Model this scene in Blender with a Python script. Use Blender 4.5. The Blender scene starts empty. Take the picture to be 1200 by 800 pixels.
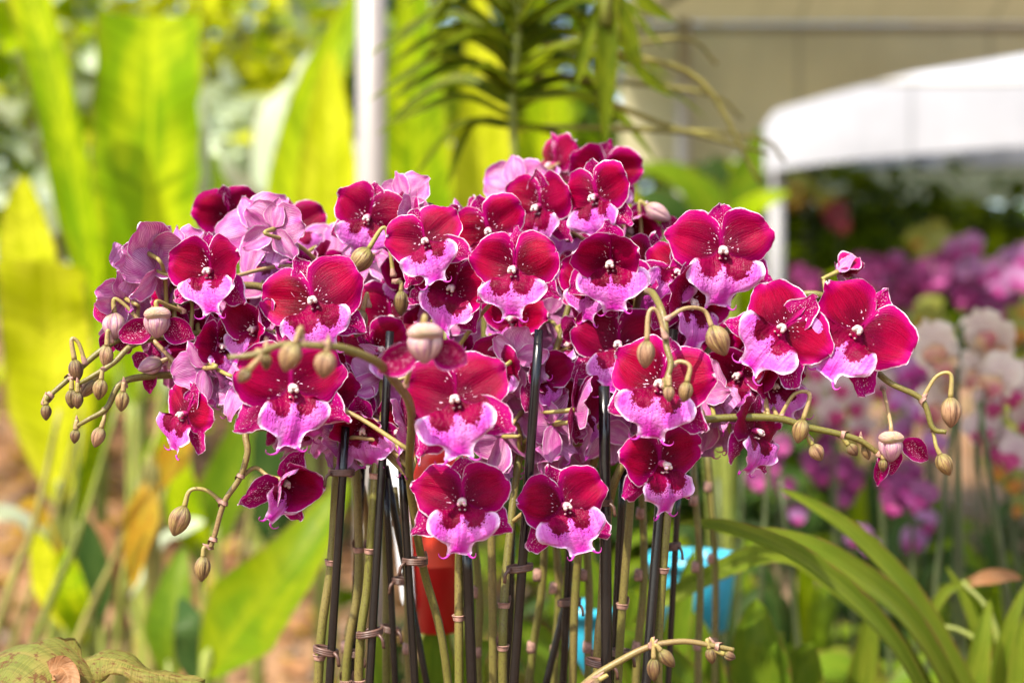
import bpy, math, random
import numpy as np
from mathutils import Vector, Matrix, Euler
R = math.radians
random.seed(7)
rng = np.random.default_rng(7)
scene = bpy.context.scene
COL = scene.collection
CAMZ = 1.4
FPX = 1200*50/36.0

def P(px, py, d):
    return Vector(((px-600)/FPX*d, d, CAMZ-(py-400)/FPX*d))

# ------------------------------------------------------------------ object helpers
WM = {}
def put(o, parent=None, world=None):
    COL.objects.link(o)
    w = world if world is not None else Matrix.Identity(4)
    if parent is not None:
        o.parent = parent
        o.matrix_basis = WM[parent.name].inverted() @ w
    else:
        o.matrix_basis = w
    WM[o.name] = w
    return o

def tag(o, label=None, cat=None, group=None, kind=None):
    if label: o['label'] = label
    if cat: o['category'] = cat
    if group: o['group'] = group
    if kind: o['kind'] = kind
    return o

def empty(name, loc, label=None, cat=None, group=None):
    o = bpy.data.objects.new(name, None)
    o.empty_display_size = 0.02
    put(o, None, Matrix.Translation(loc))
    return tag(o, label, cat, group)

class MB:
    """collects quads/tris with a per-vertex 'edge' value, a per-vertex uv and a material slot"""
    def __init__(s):
        s.v = []; s.f = []; s.m = []; s.e = []; s.uv = []; s.n = 0
    def add(s, verts, faces, e=None, uv=None, m=0):
        verts = np.asarray(verts, dtype=np.float32).reshape(-1, 3)
        k = len(verts)
        s.v.append(verts)
        s.e.append(np.full(k, 1.0, np.float32) if e is None else np.asarray(e, np.float32).reshape(-1))
        s.uv.append(np.zeros((k, 2), np.float32) if uv is None else np.asarray(uv, np.float32).reshape(-1, 2))
        for f in faces:
            s.f.append(tuple(int(i)+s.n for i in f)); s.m.append(m)
        s.n += k
    def mesh(s, name, mats):
        me = bpy.data.meshes.new(name)
        V = np.concatenate(s.v)
        me.from_pydata(V.tolist(), [], s.f)
        E = np.concatenate(s.e); UV = np.concatenate(s.uv)
        a = me.attributes.new('edge', 'FLOAT', 'POINT'); a.data.foreach_set('value', E)
        uvl = me.uv_layers.new(name='UVMap')
        li = np.zeros(len(me.loops), np.int32); me.loops.foreach_get('vertex_index', li)
        uvl.data.foreach_set('uv', UV[li].reshape(-1))
        if not isinstance(mats, (list, tuple)): mats = [mats]
        for m in mats: me.materials.append(m)
        me.polygons.foreach_set('material_index', np.array(s.m, np.int32))
        me.polygons.foreach_set('use_smooth', np.ones(len(me.polygons), bool))
        me.update()
        return me
    def obj(s, name, mats, parent=None, world=None):
        o = bpy.data.objects.new(name, s.mesh(name, mats))
        return put(o, parent, world)

def gridfaces(nu, nv, flip=False, wrap=False):
    out = []
    for j in range(nv-1):
        for i in range(nu if wrap else nu-1):
            a = j*nu+i; b = j*nu+(i+1) % nu; c = (j+1)*nu+(i+1) % nu; d = (j+1)*nu+i
            out.append((a, d, c, b) if flip else (a, b, c, d))
    return out

def catmull(pts, sub=6):
    pts = [np.array(p, float) for p in pts]
    if len(pts) < 3 or sub < 2:
        return np.array(pts)
    q = [2*pts[0]-pts[1]]+pts+[2*pts[-1]-pts[-2]]
    out = []
    for i in range(1, len(q)-2):
        for k in range(sub):
            t = k/sub
            p0, p1, p2, p3 = q[i-1], q[i], q[i+1], q[i+2]
            out.append(0.5*((2*p1)+(-p0+p2)*t+(2*p0-5*p1+4*p2-p3)*t*t+(-p0+3*p1-3*p2+p3)*t**3))
    out.append(pts[-1])
    return np.array(out)

def frames(path):
    T = np.gradient(path, axis=0)
    T /= np.linalg.norm(T, axis=1, keepdims=True)+1e-12
    ref = np.array([0, -1, 0.0]) if abs(T[0][1]) < 0.9 else np.array([1.0, 0, 0])
    N = []
    n = ref-T[0]*ref.dot(T[0]); n /= np.linalg.norm(n)
    for t in T:
        n = n-t*n.dot(t); n /= np.linalg.norm(n)+1e-12
        N.append(n.copy())
    N = np.array(N)
    return T, N, np.cross(T, N)

def tube(mb, path, rad, n=8, m=0, caps=True, e=None):
    path = np.asarray(path, float)
    k = len(path)
    rad = np.full(k, rad) if np.isscalar(rad) else np.interp(np.linspace(0, 1, k), np.linspace(0, 1, len(rad)), rad)
    T, N, B = frames(path)
    th = np.linspace(0, 2*np.pi, n, endpoint=False)
    V = path[:, None, :]+rad[:, None, None]*(np.cos(th)[None, :, None]*N[:, None, :]+np.sin(th)[None, :, None]*B[:, None, :])
    ln = np.concatenate([[0], np.cumsum(np.linalg.norm(np.diff(path, axis=0), axis=1))])
    uv = np.stack([np.broadcast_to(th/(2*np.pi), (k, n)), np.broadcast_to(ln[:, None], (k, n))], -1)
    F = gridfaces(n, k, wrap=True)
    if caps:
        F = F+[tuple(range(n))[::-1], tuple(range((k-1)*n, k*n))]
    ee = None if e is None else np.broadcast_to(np.interp(np.linspace(0, 1, k), np.linspace(0, 1, len(e)), e)[:, None], (k, n))
    mb.add(V, F, ee, uv, m)

def box(mb, c, h, m=0, rot=None):
    v = np.array([[x, y, z] for x in (-1, 1) for y in (-1, 1) for z in (-1, 1)], float)*np.array(h)
    if rot is not None: v = v @ np.array(rot).T
    v = v+np.array(c)
    mb.add(v, [(0, 1, 3, 2), (4, 6, 7, 5), (0, 4, 5, 1), (2, 3, 7, 6), (0, 2, 6, 4), (1, 5, 7, 3)], m=m)

# ------------------------------------------------------------------ node helpers
class NT:
    def __init__(s, name):
        s.mat = bpy.data.materials.new(name); s.mat.use_nodes = True
        s.t = s.mat.node_tree; s.t.nodes.clear()
        s.out = s.t.nodes.new('ShaderNodeOutputMaterial')
    def n(s, typ, ins=None, **kw):
        nd = s.t.nodes.new(typ)
        for k, v in kw.items(): setattr(nd, k, v)
        for k, v in (ins or {}).items(): s.set(nd.inputs[k], v)
        return nd
    def set(s, sock, v):
        if isinstance(v, bpy.types.NodeSocket): s.t.links.new(v, sock)
        else:
            if isinstance(v, (tuple, list)) and len(v) == 3 and sock.type == 'RGBA': v = (*v, 1)
            sock.default_value = v
    def math(s, op, a, b=0.0, c=0.0, clamp=False):
        return s.n('ShaderNodeMath', {0: a, 1: b, 2: c}, operation=op, use_clamp=clamp).outputs[0]
    def mix(s, f, a, b, typ='MIX'):
        nd = s.n('ShaderNodeMix', data_type='RGBA', blend_type=typ)
        s.set(nd.inputs[0], f); s.set(nd.inputs[6], a); s.set(nd.inputs[7], b)
        return nd.outputs[2]
    def step(s, x, lo, hi, a=0.0, b=1.0):
        nd = s.n('ShaderNodeMapRange', {0: x, 1: lo, 2: hi, 3: a, 4: b}, interpolation_type='SMOOTHSTEP')
        return nd.outputs[0]
    def attr(s, name='edge'):
        return s.n('ShaderNodeAttribute', attribute_name=name).outputs['Fac']
    def uv(s):
        return s.n('ShaderNodeUVMap', uv_map='UVMap').outputs[0]
    def xyz(s, v):
        return s.n('ShaderNodeSeparateXYZ', {0: v}).outputs
    def comb(s, x, y, z=0.0):
        return s.n('ShaderNodeCombineXYZ', {0: x, 1: y, 2: z}).outputs[0]
    def objv(s):
        return s.n('ShaderNodeTexCoord').outputs['Object']
    def rnd(s):
        return s.n('ShaderNodeObjectInfo').outputs['Random']
    def noise(s, vec, scale, detail=2.0, rough=0.5, w=None):
        ins = {'Vector': vec, 'Scale': scale, 'Detail': detail, 'Roughness': rough}
        kw = {}
        if w is not None: kw['noise_dimensions'] = '4D'
        nd = s.n('ShaderNodeTexNoise', **kw)
        for k, v in ins.items(): s.set(nd.inputs[k], v)
        if w is not None: s.set(nd.inputs['W'], w)
        return nd.outputs['Fac']
    def bump(s, h, strength, dist):
        return s.n('ShaderNodeBump', {'Height': h, 'Strength': strength, 'Distance': dist}).outputs[0]
    def pbsdf(s, col, rough=0.5, spec=0.5, normal=None, **kw):
        ins = {'Base Color': col, 'Roughness': rough, 'Specular IOR Level': spec}
        if normal is not None: ins['Normal'] = normal
        ins.update(kw)
        return s.n('ShaderNodeBsdfPrincipled', ins).outputs[0]
    def surf(s, sh):
        s.t.links.new(sh, s.out.inputs[0]); return s.mat
    def translucent(s, sh, col, fac):
        t = s.n('ShaderNodeBsdfTranslucent', {'Color': col}).outputs[0]
        return s.n('ShaderNodeMixShader', {0: fac, 1: sh, 2: t}).outputs[0]

def plain(name, col, rough=0.5, spec=0.5, var=0.25, scale=30.0, trans=0.0, bump=0.0, metallic=0.0):
    t = NT(name)
    nz = t.noise(t.objv(), scale, 4.0, 0.6)
    f = t.step(nz, 0.3, 0.7)
    c = t.mix(f, tuple(x*(1-var) for x in col), tuple(min(1, x*(1+var)) for x in col))
    nrm = t.bump(nz, 0.5, bump) if bump else None
    sh = t.pbsdf(c, rough, spec, nrm, Metallic=metallic)
    if trans: sh = t.translucent(sh, c, trans)
    return t.surf(sh)

# ------------------------------------------------------------------ orchid materials
def petal_material(name, sepal=False, deep=(0.075, 0.0002, 0.004), bright=(0.275, 0.0001, 0.021), rim=(0.42, 0.0006, 0.15)):
    t = NT(name)
    uvx = t.xyz(t.uv()); u, v = uvx[0], uvx[1]
    w = t.math('MULTIPLY', t.rnd(), 50.0)
    ed = t.attr()
    patch = t.noise(t.comb(u, v), 2.2, 2.0, 0.5, w)
    jit = t.noise(t.comb(t.math('MULTIPLY', u, 3.0), t.math('MULTIPLY', v, 6.0)), 3.0, 3.0, 0.6, w)
    ed2 = t.math('ADD', ed, t.math('ADD', t.math('MULTIPLY', t.math('SUBTRACT', jit, 0.5), 0.026), t.math('MULTIPLY', t.math('SUBTRACT', patch, 0.5), 0.05)))
    streak = t.noise(t.comb(t.math('MULTIPLY', u, 26.0), t.math('MULTIPLY', v, 2.0)), 1.0, 3.0, 0.6, w)
    cell = t.noise(t.comb(t.math('MULTIPLY', u, 1.0), v), 40.0, 2.0, 0.7, w)
    c = t.mix(t.step(t.math('ADD', t.math('MULTIPLY', v, 0.75), t.math('MULTIPLY', patch, 0.6)), 0.38, 0.86), deep, bright)
    c = t.mix(t.math('MULTIPLY', t.step(streak, 0.44, 0.70), 0.55), c, tuple(x*0.6 for x in deep))
    c = t.mix(t.math('MULTIPLY', t.step(cell, 0.45, 0.75), 0.12), c, rim)
    rimw = (0.0, 0.17) if sepal else (0.0, 0.14)
    c = t.mix(t.step(ed2, rimw[0], rimw[1], 0.9 if not sepal else 0.8, 0.0), c, rim)
    fv = t.n('ShaderNodeTexWave', {'Vector': t.comb(t.math('MULTIPLY', u, t.step(v, 0.0, 1.0, 2.6, 1.3)), t.math('MULTIPLY', v, 0.3)), 'Scale': 3.2, 'Distortion': 4.0, 'Detail': 3.0, 'Detail Scale': 1.4}, wave_type='BANDS', bands_direction='X').outputs['Fac']
    c = t.mix(t.math('MULTIPLY', t.step(fv, 0.72, 0.98), 0.25), c, tuple(x*0.45 for x in deep))
    c = t.mix(t.math('MULTIPLY', t.rnd(), 0.13), c, rim)
    c = t.mix(t.step(t.rnd(), 0.55, 1.0, 0.0, 0.35), c, deep)
    # pale flecks that belong to this cultivar
    fl = t.noise(t.comb(t.math('MULTIPLY', u, 11.0), t.math('MULTIPLY', v, 13.0 if sepal else 9.0)), 2.0 if sepal else 1.25, 1.0, 0.5, w)
    if sepal:
        zone = t.math('MULTIPLY', t.step(v, 0.12, 0.3), t.step(t.math('ABSOLUTE', u), 0.35, 0.85, 1.0, 0.0))
        fm = t.math('MULTIPLY', t.step(fl, 0.63, 0.69), zone)
    else:
        zone = t.math('MULTIPLY', t.step(v, 0.06, 0.13), t.step(v, 0.16, 0.34, 1.0, 0.0))
        fm = t.math('MULTIPLY', t.step(fl, 0.655, 0.685), zone)
    c = t.mix(fm, c, (0.84, 0.58, 0.74))
    c = t.mix(t.step(ed2, 0.0, 0.015, 1.0, 0.0), c, (0.74, 0.56, 0.68))
    # underside: pale pink with purple veins
    vein = t.n('ShaderNodeTexWave', {'Vector': t.comb(t.math('MULTIPLY', u, t.step(v, 0.0, 1.0, 2.2, 1.2)), t.math('MULTIPLY', v, 0.25)), 'Scale': 2.6, 'Distortion': 3.0, 'Detail': 2.0, 'Detail Scale': 1.2}, wave_type='BANDS', bands_direction='X').outputs['Fac']
    b = t.mix(t.step(patch, 0.3, 0.7), (0.58, 0.12, 0.40), (0.70, 0.38, 0.57))
    b = t.mix(t.math('MULTIPLY', t.step(vein, 0.60, 0.95), 0.75), b, (0.26, 0.02, 0.16))
    b = t.mix(t.math('MULTIPLY', t.step(streak, 0.47, 0.72), 0.6), b, (0.33, 0.05, 0.21))
    b = t.mix(t.step(ed2, 0.0, 0.09, 0.55, 0.0), b, (0.55, 0.07, 0.36))
    b = t.mix(t.step(ed2, 0.003, 0.018, 0.95, 0.0), b, (0.70, 0.54, 0.64))
    back = t.n('ShaderNodeNewGeometry').outputs['Backfacing']
    col = t.mix(back, c, b)
    h = t.math('ADD', t.math('MULTIPLY', streak, 1.0), t.math('MULTIPLY', cell, 0.35))
    nrm = t.bump(h, 0.6, 0.0012)
    sh = t.pbsdf(col, t.step(cell, 0.3, 0.7, 0.20, 0.34), 0.06, nrm)
    sh = t.translucent(sh, t.mix(back, c, t.mix(0.6, b, c)), 0.16)
    return t.surf(sh)

def lip_material(name):
    t = NT(name)
    uvx = t.xyz(t.uv()); x, z = uvx[0], uvx[1]          # flat lip coordinates in flower widths
    w = t.math('MULTIPLY', t.rnd(), 50.0)
    ed = t.attr()
    ax = t.math('ABSOLUTE', x)
    nz = t.noise(t.comb(x, z), 26.0, 3.0, 0.65, w)
    nb = t.noise(t.comb(x, z), 5.0, 2.0, 0.5, w)
    ed2 = t.math('ADD', ed, t.math('MULTIPLY', t.math('SUBTRACT', nz, 0.5), 0.02))
    c = t.mix(t.step(nb, 0.3, 0.7), (0.52, 0.06, 0.43), (0.58, 0.19, 0.52))
    # saturated middle lobe
    mid = t.math('MULTIPLY', t.step(ax, 0.02, 0.13, 1.0, 0.0), t.step(z, -0.50, -0.32, 1.0, 0.0))
    c = t.mix(t.math('MULTIPLY', mid, 0.9), c, (0.50, 0.004, 0.34))
    st = t.noise(t.comb(t.math('MULTIPLY', x, 34.0), t.math('MULTIPLY', z, 3.0)), 1.0, 2.0, 0.5, w)
    c = t.mix(t.math('MULTIPLY', t.step(st, 0.48, 0.68), 0.55), c, (0.42, 0.012, 0.30))
    c = t.mix(t.step(ed2, 0.002, 0.055, 0.9, 0.0), c, (0.72, 0.50, 0.70))
    # crimson patches either side of the ridge and the throat
    dx = t.math('DIVIDE', t.math('SUBTRACT', ax, 0.13), 0.12)
    dz = t.math('DIVIDE', t.math('ADD', z, 0.165), 0.135)
    rr = t.math('SQRT', t.math('ADD', t.math('MULTIPLY', dx, dx), t.math('MULTIPLY', dz, dz)))
    rr = t.math('ADD', rr, t.math('MULTIPLY', t.math('SUBTRACT', nz, 0.5), 1.3))
    rr = t.math('ADD', rr, t.math('MULTIPLY', t.math('SUBTRACT', nb, 0.5), 0.7))
    rr = t.math('ADD', rr, t.math('MULTIPLY', t.math('SUBTRACT', t.rnd(), 0.5), 0.55))
    patch = t.step(rr, 0.88, 1.0, 1.0, 0.0)
    throat = t.step(t.math('ADD', z, t.math('MULTIPLY', nz, 0.03)), -0.15, -0.115)
    vo = t.n('ShaderNodeTexVoronoi', {'Vector': t.comb(x, z), 'Scale': 42.0}).outputs['Distance']
    ring = t.math('MULTIPLY', t.step(rr, 0.8, 1.0), t.step(rr, 1.15, 1.5, 1.0, 0.0))
    spots = t.math('MULTIPLY', t.step(vo, 0.25, 0.36, 1.0, 0.0), ring)
    dm = t.math('MAXIMUM', t.math('MAXIMUM', patch, throat), spots)
    c = t.mix(dm, c, t.mix(t.step(nb, 0.35, 0.65), (0.10, 0.0004, 0.014), (0.20, 0.0006, 0.04)))
    back = t.n('ShaderNodeNewGeometry').outputs['Backfacing']
    b = t.mix(t.step(st, 0.45, 0.75), (0.52, 0.22, 0.44), (0.42, 0.07, 0.32))
    col = t.mix(back, c, b)
    nrm = t.bump(t.math('ADD', st, t.math('MULTIPLY', nz, 1.3)), 0.8, 0.0014)
    sh = t.pbsdf(col, t.step(dm, 0.0, 1.0, 0.42, 0.18), t.step(dm, 0.0, 1.0, 0.22, 0.07), nrm)
    return t.surf(t.translucent(sh, col, 0.14))

def column_material(name):
    t = NT(name)
    e = t.attr()
    nz = t.noise(t.objv(), 30.0, 2.0, 0.5, t.math('MULTIPLY', t.rnd(), 40.0))
    c = t.mix(t.step(e, 0.45, 0.72), (0.40, 0.02, 0.14), (0.54, 0.43, 0.40))
    c = t.mix(t.math('MULTIPLY', t.step(nz, 0.56, 0.66), 0.75), c, (0.60, 0.10, 0.34))
    return t.surf(t.pbsdf(c, 0.35, 0.4, None, **{'Subsurface Weight': 0.15, 'Subsurface Radius': (0.004, 0.002, 0.002)}))

def bud_material(name, a, b, line):
    t = NT(name)
    uvx = t.xyz(t.uv()); u, v = uvx[0], uvx[1]
    w = t.math('MULTIPLY', t.rnd(), 50.0)
    st = t.noise(t.comb(t.math('MULTIPLY', u, 44.0), t.math('MULTIPLY', v, 2.2)), 1.0, 3.0, 0.6, w)
    pt = t.noise(t.comb(t.math('MULTIPLY', u, 5.0), t.math('MULTIPLY', v, 3.0)), 1.2, 2.0, 0.5, w)
    c = t.mix(t.step(t.math('ADD', t.math('MULTIPLY', pt, .6), t.math('MULTIPLY', t.rnd(), .4)), 0.35, 0.65), a, b)
    c = t.mix(t.step(v, 0.05, 0.45, 0.7, 0.0), c, (0.20, 0.20, 0.045))
    c = t.mix(t.step(v, 0.65, 1.0, 0.0, 0.4), c, line)
    c = t.mix(t.math('MULTIPLY', t.step(st, 0.44, 0.62), 0.8), c, line)
    c = t.mix(t.step(t.attr(), 0.0, 0.35, 0.85, 0.0), c, tuple(x*0.45 for x in line))
    return t.surf(t.pbsdf(c, 0.42, 0.4, t.bump(st, 0.9, 0.0016)))

def stem_material(name, a, b, speck, rough=0.45):
    t = NT(name)
    o = t.objv()
    nz = t.noise(o, 18.0, 2.0, 0.5)
    sp = t.noise(o, 900.0, 2.0, 0.6)
    c = t.mix(t.step(nz, 0.35, 0.65), a, b)
    c = t.mix(t.math('MULTIPLY', t.step(sp, 0.52, 0.64), 0.75), c, speck)
    return t.surf(t.pbsdf(c, rough, 0.4, t.bump(sp, 0.35, 0.0006)))

def leaf_material(name, col, yellow, trans=0.35, rough=0.38, veins=14.0, vein_amt=0.35, spots=0.0, spec=0.4, edge=0.8, ribs=0.0):
    t = NT(name)
    uvx = t.xyz(t.uv()); u, v = uvx[0], uvx[1]
    w = t.math('MULTIPLY', t.rnd(), 50.0)
    au = t.math('ABSOLUTE', u)
    ph = t.math('ADD', t.math('MULTIPLY', v, veins), t.math('MULTIPLY', au, -1.5))
    nz = t.noise(t.comb(t.math('MULTIPLY', u, 1.2), t.math('MULTIPLY', v, 2.5)), 1.6, 3.0, 0.55, w)
    vn = t.noise(t.comb(t.math('MULTIPLY', au, 0.5), ph), 2.5, 2.0, 0.5, w)
    c = t.mix(t.step(nz, 0.36, 0.66), col, yellow)
    c = t.mix(t.math('MULTIPLY', t.step(vn, 0.4, 0.7), vein_amt), c, tuple(x*0.6 for x in col))
    if ribs:
        rb = t.noise(t.comb(t.math('MULTIPLY', u, 14.0), t.math('MULTIPLY', v, .8)), 1.0, 2.0, .5, w)
        c = t.mix(t.math('MULTIPLY', t.step(rb, .45, .6), ribs), c, tuple(x*.5 for x in col))
        bl = t.noise(t.comb(t.math('MULTIPLY', u, 1.5), t.math('MULTIPLY', v, 9.0)), 2.5, 4.0, .7, w)
        c = t.mix(t.step(bl, .62, .7, 0.0, .6), c, (.10, .07, .02))
    c = t.mix(t.step(au, 0.02, 0.07, 0.75, 0.0), c, yellow)
    ev = t.noise(t.comb(t.math('MULTIPLY', u, 1.0), t.math('MULTIPLY', v, 9.0)), 2.0, 3.0, 0.6, w)
    c = t.mix(t.math('MULTIPLY', t.step(t.math('ADD', au, t.math('MULTIPLY', ev, .35)), 1.08, 1.2), edge), c, (0.20, 0.10, 0.035))
    if spots:
        sn = t.noise(t.comb(t.math('MULTIPLY', u, 2.0), t.math('MULTIPLY', v, 6.0)), 3.0, 5.0, 0.7, w)
        c = t.mix(t.math('MULTIPLY', t.step(sn, 0.52, 0.60), spots), c, (0.12, 0.05, 0.02))
    sh = t.pbsdf(c, rough, spec*0.2, t.bump(vn, 0.4, 0.004))
    return t.surf(t.translucent(sh, tuple(0)) if False else t.translucent(sh, c, trans))

M = {}
M['petal'] = petal_material('crimson_petal')
M['sepal'] = petal_material('crimson_sepal', True, (0.14, 0.0005, 0.02), (0.28, 0.0006, 0.06), (0.40, 0.002, 0.17))
M['lip'] = lip_material('pink_lip')
M['column'] = column_material('white_column')
M['bud'] = bud_material('tan_bud', (0.29, 0.20, 0.07), (0.34, 0.20, 0.11), (0.15, 0.06, 0.04))
M['bud_dark'] = bud_material('brown_bud', (0.20, 0.13, 0.045), (0.18, 0.10, 0.05), (0.09, 0.035, 0.025))
M['bud_pink'] = bud_material('pale_pink_bud', (0.50, 0.28, 0.36), (0.50, 0.33, 0.29), (0.38, 0.14, 0.26))
M['stem'] = stem_material('olive_stem', (0.13, 0.125, 0.022), (0.165, 0.13, 0.035), (0.075, 0.05, 0.016))
M['spike'] = stem_material('spray_stem', (0.19, 0.155, 0.045), (0.22, 0.14, 0.06), (0.13, 0.075, 0.035))
M['pedicel'] = stem_material('pedicel', (0.26, 0.23, 0.05), (0.32, 0.22, 0.10), (0.22, 0.13, 0.07))
M['bract'] = plain('bract', (0.30, 0.17, 0.13), 0.6, 0.3, 0.35, 300)
M['stake'] = plain('black_stake', (0.006, 0.0055, 0.0055), 0.22, 0.5, 0.25, 400, bump=0.00012)
M['tie'] = plain('brown_tie', (0.09, 0.045, 0.032), 0.4, 0.5, 0.3, 200)

# ------------------------------------------------------------------ orchid flower parts (flower width = 1, faces -Y)
def sheet(mb, ang, L, Hup, Hdn, s0=0.02, y0=0.0, pw=0.55, vp=0.85, fold=0.0, bend=0.0, cup=0.0, ripple=0.02, seed=0, nu=23, nv=23, claw=0.0, m=0):
    r = np.random.default_rng(seed)
    ph = r.uniform(0, 6.28, 6)
    tt = np.linspace(-1, 1, nu); u = np.sin(tt*np.pi/2)
    vv = np.linspace(0, 1, nv); v = 0.5-0.5*np.cos(vv*np.pi*0.97+0.03*np.pi); v = (v-v[0])/(v[-1]-v[0])
    U, Vv = np.meshgrid(u, v)
    prof = np.power(np.clip(np.sin(np.pi*np.power(Vv, vp)), 0, 1), pw)
    prof = prof*(1+0.05*np.sin(5*Vv+ph[0])*Vv)
    if claw: prof *= np.clip(Vv/claw, 0, 1)**0.6
    H = np.where(U > 0, Hup, Hdn)
    t = U*prof*H
    s = Vv*L
    # the rounded end: outer columns do not reach as far, notched margin
    edge = np.minimum(prof*H*(1-np.abs(U)), (1-Vv)*L)
    edge = np.where(Vv < 0.12, np.maximum(edge, (0.12-Vv)*0.6), edge)
    mar = np.clip(1-edge/0.10, 0, 1)
    a = np.arctan2(U*prof, Vv-0.45)
    n = bend*Vv**2*L + cup*(t/max(Hup, 1e-6))**2*0.25
    n = n+mar*ripple*(np.sin(3*a+ph[1])+0.7*np.sin(5*a+ph[2])+0.5*np.sin(9*a+ph[3]))*np.clip(Vv*2, 0, 1)
    n = n+0.014*np.sin(6*Vv+ph[4])*np.cos(3*U+ph[5])*Vv+0.016*np.cos(4.5*U+ph[0]+2*Vv)*np.sin(np.pi*np.clip(Vv*0.9, 0, 1))*(H/0.3)-0.02*np.exp(-(U/0.14)**2)*np.sin(np.pi*np.clip(Vv, 0, 1))
    t = t+mar*0.016*np.sin(5*a+ph[3])*np.sign(U)+mar*0.006*np.sin(17*a+ph[1])
    s = s+mar*0.02*np.sin(4*a+ph[2])*np.clip(Vv*1.5-.4, 0, 1)-0.035*np.exp(-((U-r.uniform(-.6, .6))/0.10)**2)*np.clip(Vv*3-2, 0, 1)*r.choice((0, 0, 1))
    s2 = s*math.cos(fold)-n*math.sin(fold); n2 = s*math.sin(fold)+n*math.cos(fold)
    s = s2+s0; n = n2
    ca, sa = math.cos(ang), math.sin(ang)
    X = s*ca-t*sa; Z = s*sa+t*ca; Y = y0-n
    V = np.stack([X, Y, Z], -1).reshape(-1, 3)
    # (u across, v along): u x v must face -Y
    F = gridfaces(nu, nv, flip=False)
    f = F[len(F)//2]
    mid = (nv//2)*nu+nu//2
    e1 = V[mid+1]-V[mid]; e2 = V[mid+nu]-V[mid]
    if np.cross(e1, e2)[1] > 0 and fold < 1.2:
        F = gridfaces(nu, nv, flip=True)
    mb.add(V, F, edge, np.stack([U, Vv], -1), m)

LZ = [-0.02, -0.06, -0.085, -0.11, -0.14, -0.19, -0.25, -0.31, -0.36, -0.395, -0.42, -0.44, -0.475, -0.52, -0.55, -0.575]
LW = [0.05, 0.085, 0.13, 0.215, 0.30, 0.365, 0.40, 0.395, 0.35, 0.28, 0.20, 0.155, 0.135, 0.13, 0.14, 0.12]
def lip(mb, wid=1.0, curl=1.0, seed=0, nu=31, nv=37, m=0, tend=True, drop=0.0):
    r = np.random.default_rng(seed+100)
    ph = r.uniform(0, 6.28, 5)
    u = np.sin(np.linspace(-1, 1, nu)*np.pi/2)
    z = np.interp(np.linspace(0, 1, nv), np.linspace(0, 1, len(LZ)), LZ)
    W = np.interp(z[::-1], LZ[::-1], LW[::-1])[::-1]*wid
    U, Z = np.meshgrid(u, z); Wg = np.repeat(W[:, None], nu, 1)
    X = U*Wg
    v = (-Z-0.02)/0.555
    sm = lambda x: np.clip(x, 0, 1)**2*(3-2*np.clip(x, 0, 1))
    Y = -0.02-0.115*sm(v/0.38)+0.07*sm((v-0.55)/0.45)
    lc, rc = r.uniform(.65, 1.45, 2)
    curl = curl*np.where(X < 0, lc, rc)
    side = np.clip(np.abs(X)-0.05, 0, 1)/0.3
    Y = Y-0.10*curl*side**1.6+0.05*curl*side**4
    Y = Y-0.028*np.exp(-(X/0.045)**2)*sm(v*2.2)*(1-0.4*v)
    Y = Y+0.018*np.exp(-((np.abs(X)-0.10)/0.05)**2)*sm(v*2.5)*(1-v)
    edge = np.minimum(Wg*(1-np.abs(U)), 1.0)
    edge = np.minimum(edge, np.clip((Z+0.575)*0.9+0.012, 0, 1))
    edge = np.where(v < 0.14, edge+0.06, edge)
    mar = np.clip(1-edge/0.06, 0, 1)
    Y = Y+mar*0.028*np.sin(34*Z+5*np.abs(X)+ph[4]+np.sign(X)*ph[2])*np.clip(side*2, 0, 1)+mar*0.02*np.sin(16*Z+ph[0]+np.sign(X)*ph[1])+0.008*np.sin(22*X+ph[2])*v
    Zs = Z+0.075*curl*side**1.5*np.clip(1-v*1.1, 0, 1)+mar*0.012*np.sin(30*X+ph[3])
    X = X*np.where(X < 0, r.uniform(.86, 1.1), r.uniform(.86, 1.1))+r.uniform(-.07, .07)*np.clip(v-.3, 0, 1)**1.3*2
    tw = r.uniform(-.35, .35)*np.clip(v-.5, 0, 1)*2
    Y = Y+X*tw+r.uniform(-.06, .10)*np.clip(v-.55, 0, 1)**2*4
    # notch between the two horns at the tip
    Zs = Zs+np.clip((v-0.9)/0.1, 0, 1)*0.035*np.cos(U*np.pi/2)
    if drop:      # swing the whole lip forward about its base
        c, s = math.cos(drop), math.sin(drop)
        Y, Zs = Y*c+Zs*s, -Y*s*1.0+Zs*c
    V = np.stack([X, Y, Zs], -1).reshape(-1, 3)
    F = gridfaces(nu, nv)
    mid = (nv//2)*nu+nu//2
    if np.cross(V[mid+1]-V[mid], V[mid+nu]-V[mid])[1] > 0: F = gridfaces(nu, nv, flip=True)
    mb.add(V, F, edge, np.stack([U*Wg, Z], -1), m)
    if tend:
        for sgn in (-1, 1):
            b = V[(nv-1)*nu+(nu-1 if sgn > 0 else 0)]
            k = r.uniform(0.75, 1.25)
            pts = [b+np.array([-sgn*0.018, 0, 0.02]), b+np.array([sgn*0.012, -0.003, -0.014]), b+np.array([sgn*0.055*k, -0.014, -0.022]),
                   b+np.array([sgn*0.085*k, -0.03, 0.0]), b+np.array([sgn*0.088*k, -0.045, 0.028])]
            q = catmull(pts, 4); kk = len(q)
            mb2 = MB(); tube(mb2, q, [0.016, 0.012, 0.008, 0.005, 0.003], 6)
            VV = mb2.v[0]
            mb.add(VV, mb2.f, np.full(len(VV), 0.05), np.stack([np.full(len(VV), sgn*0.05), np.full(len(VV), -0.5)], -1), m)

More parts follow.
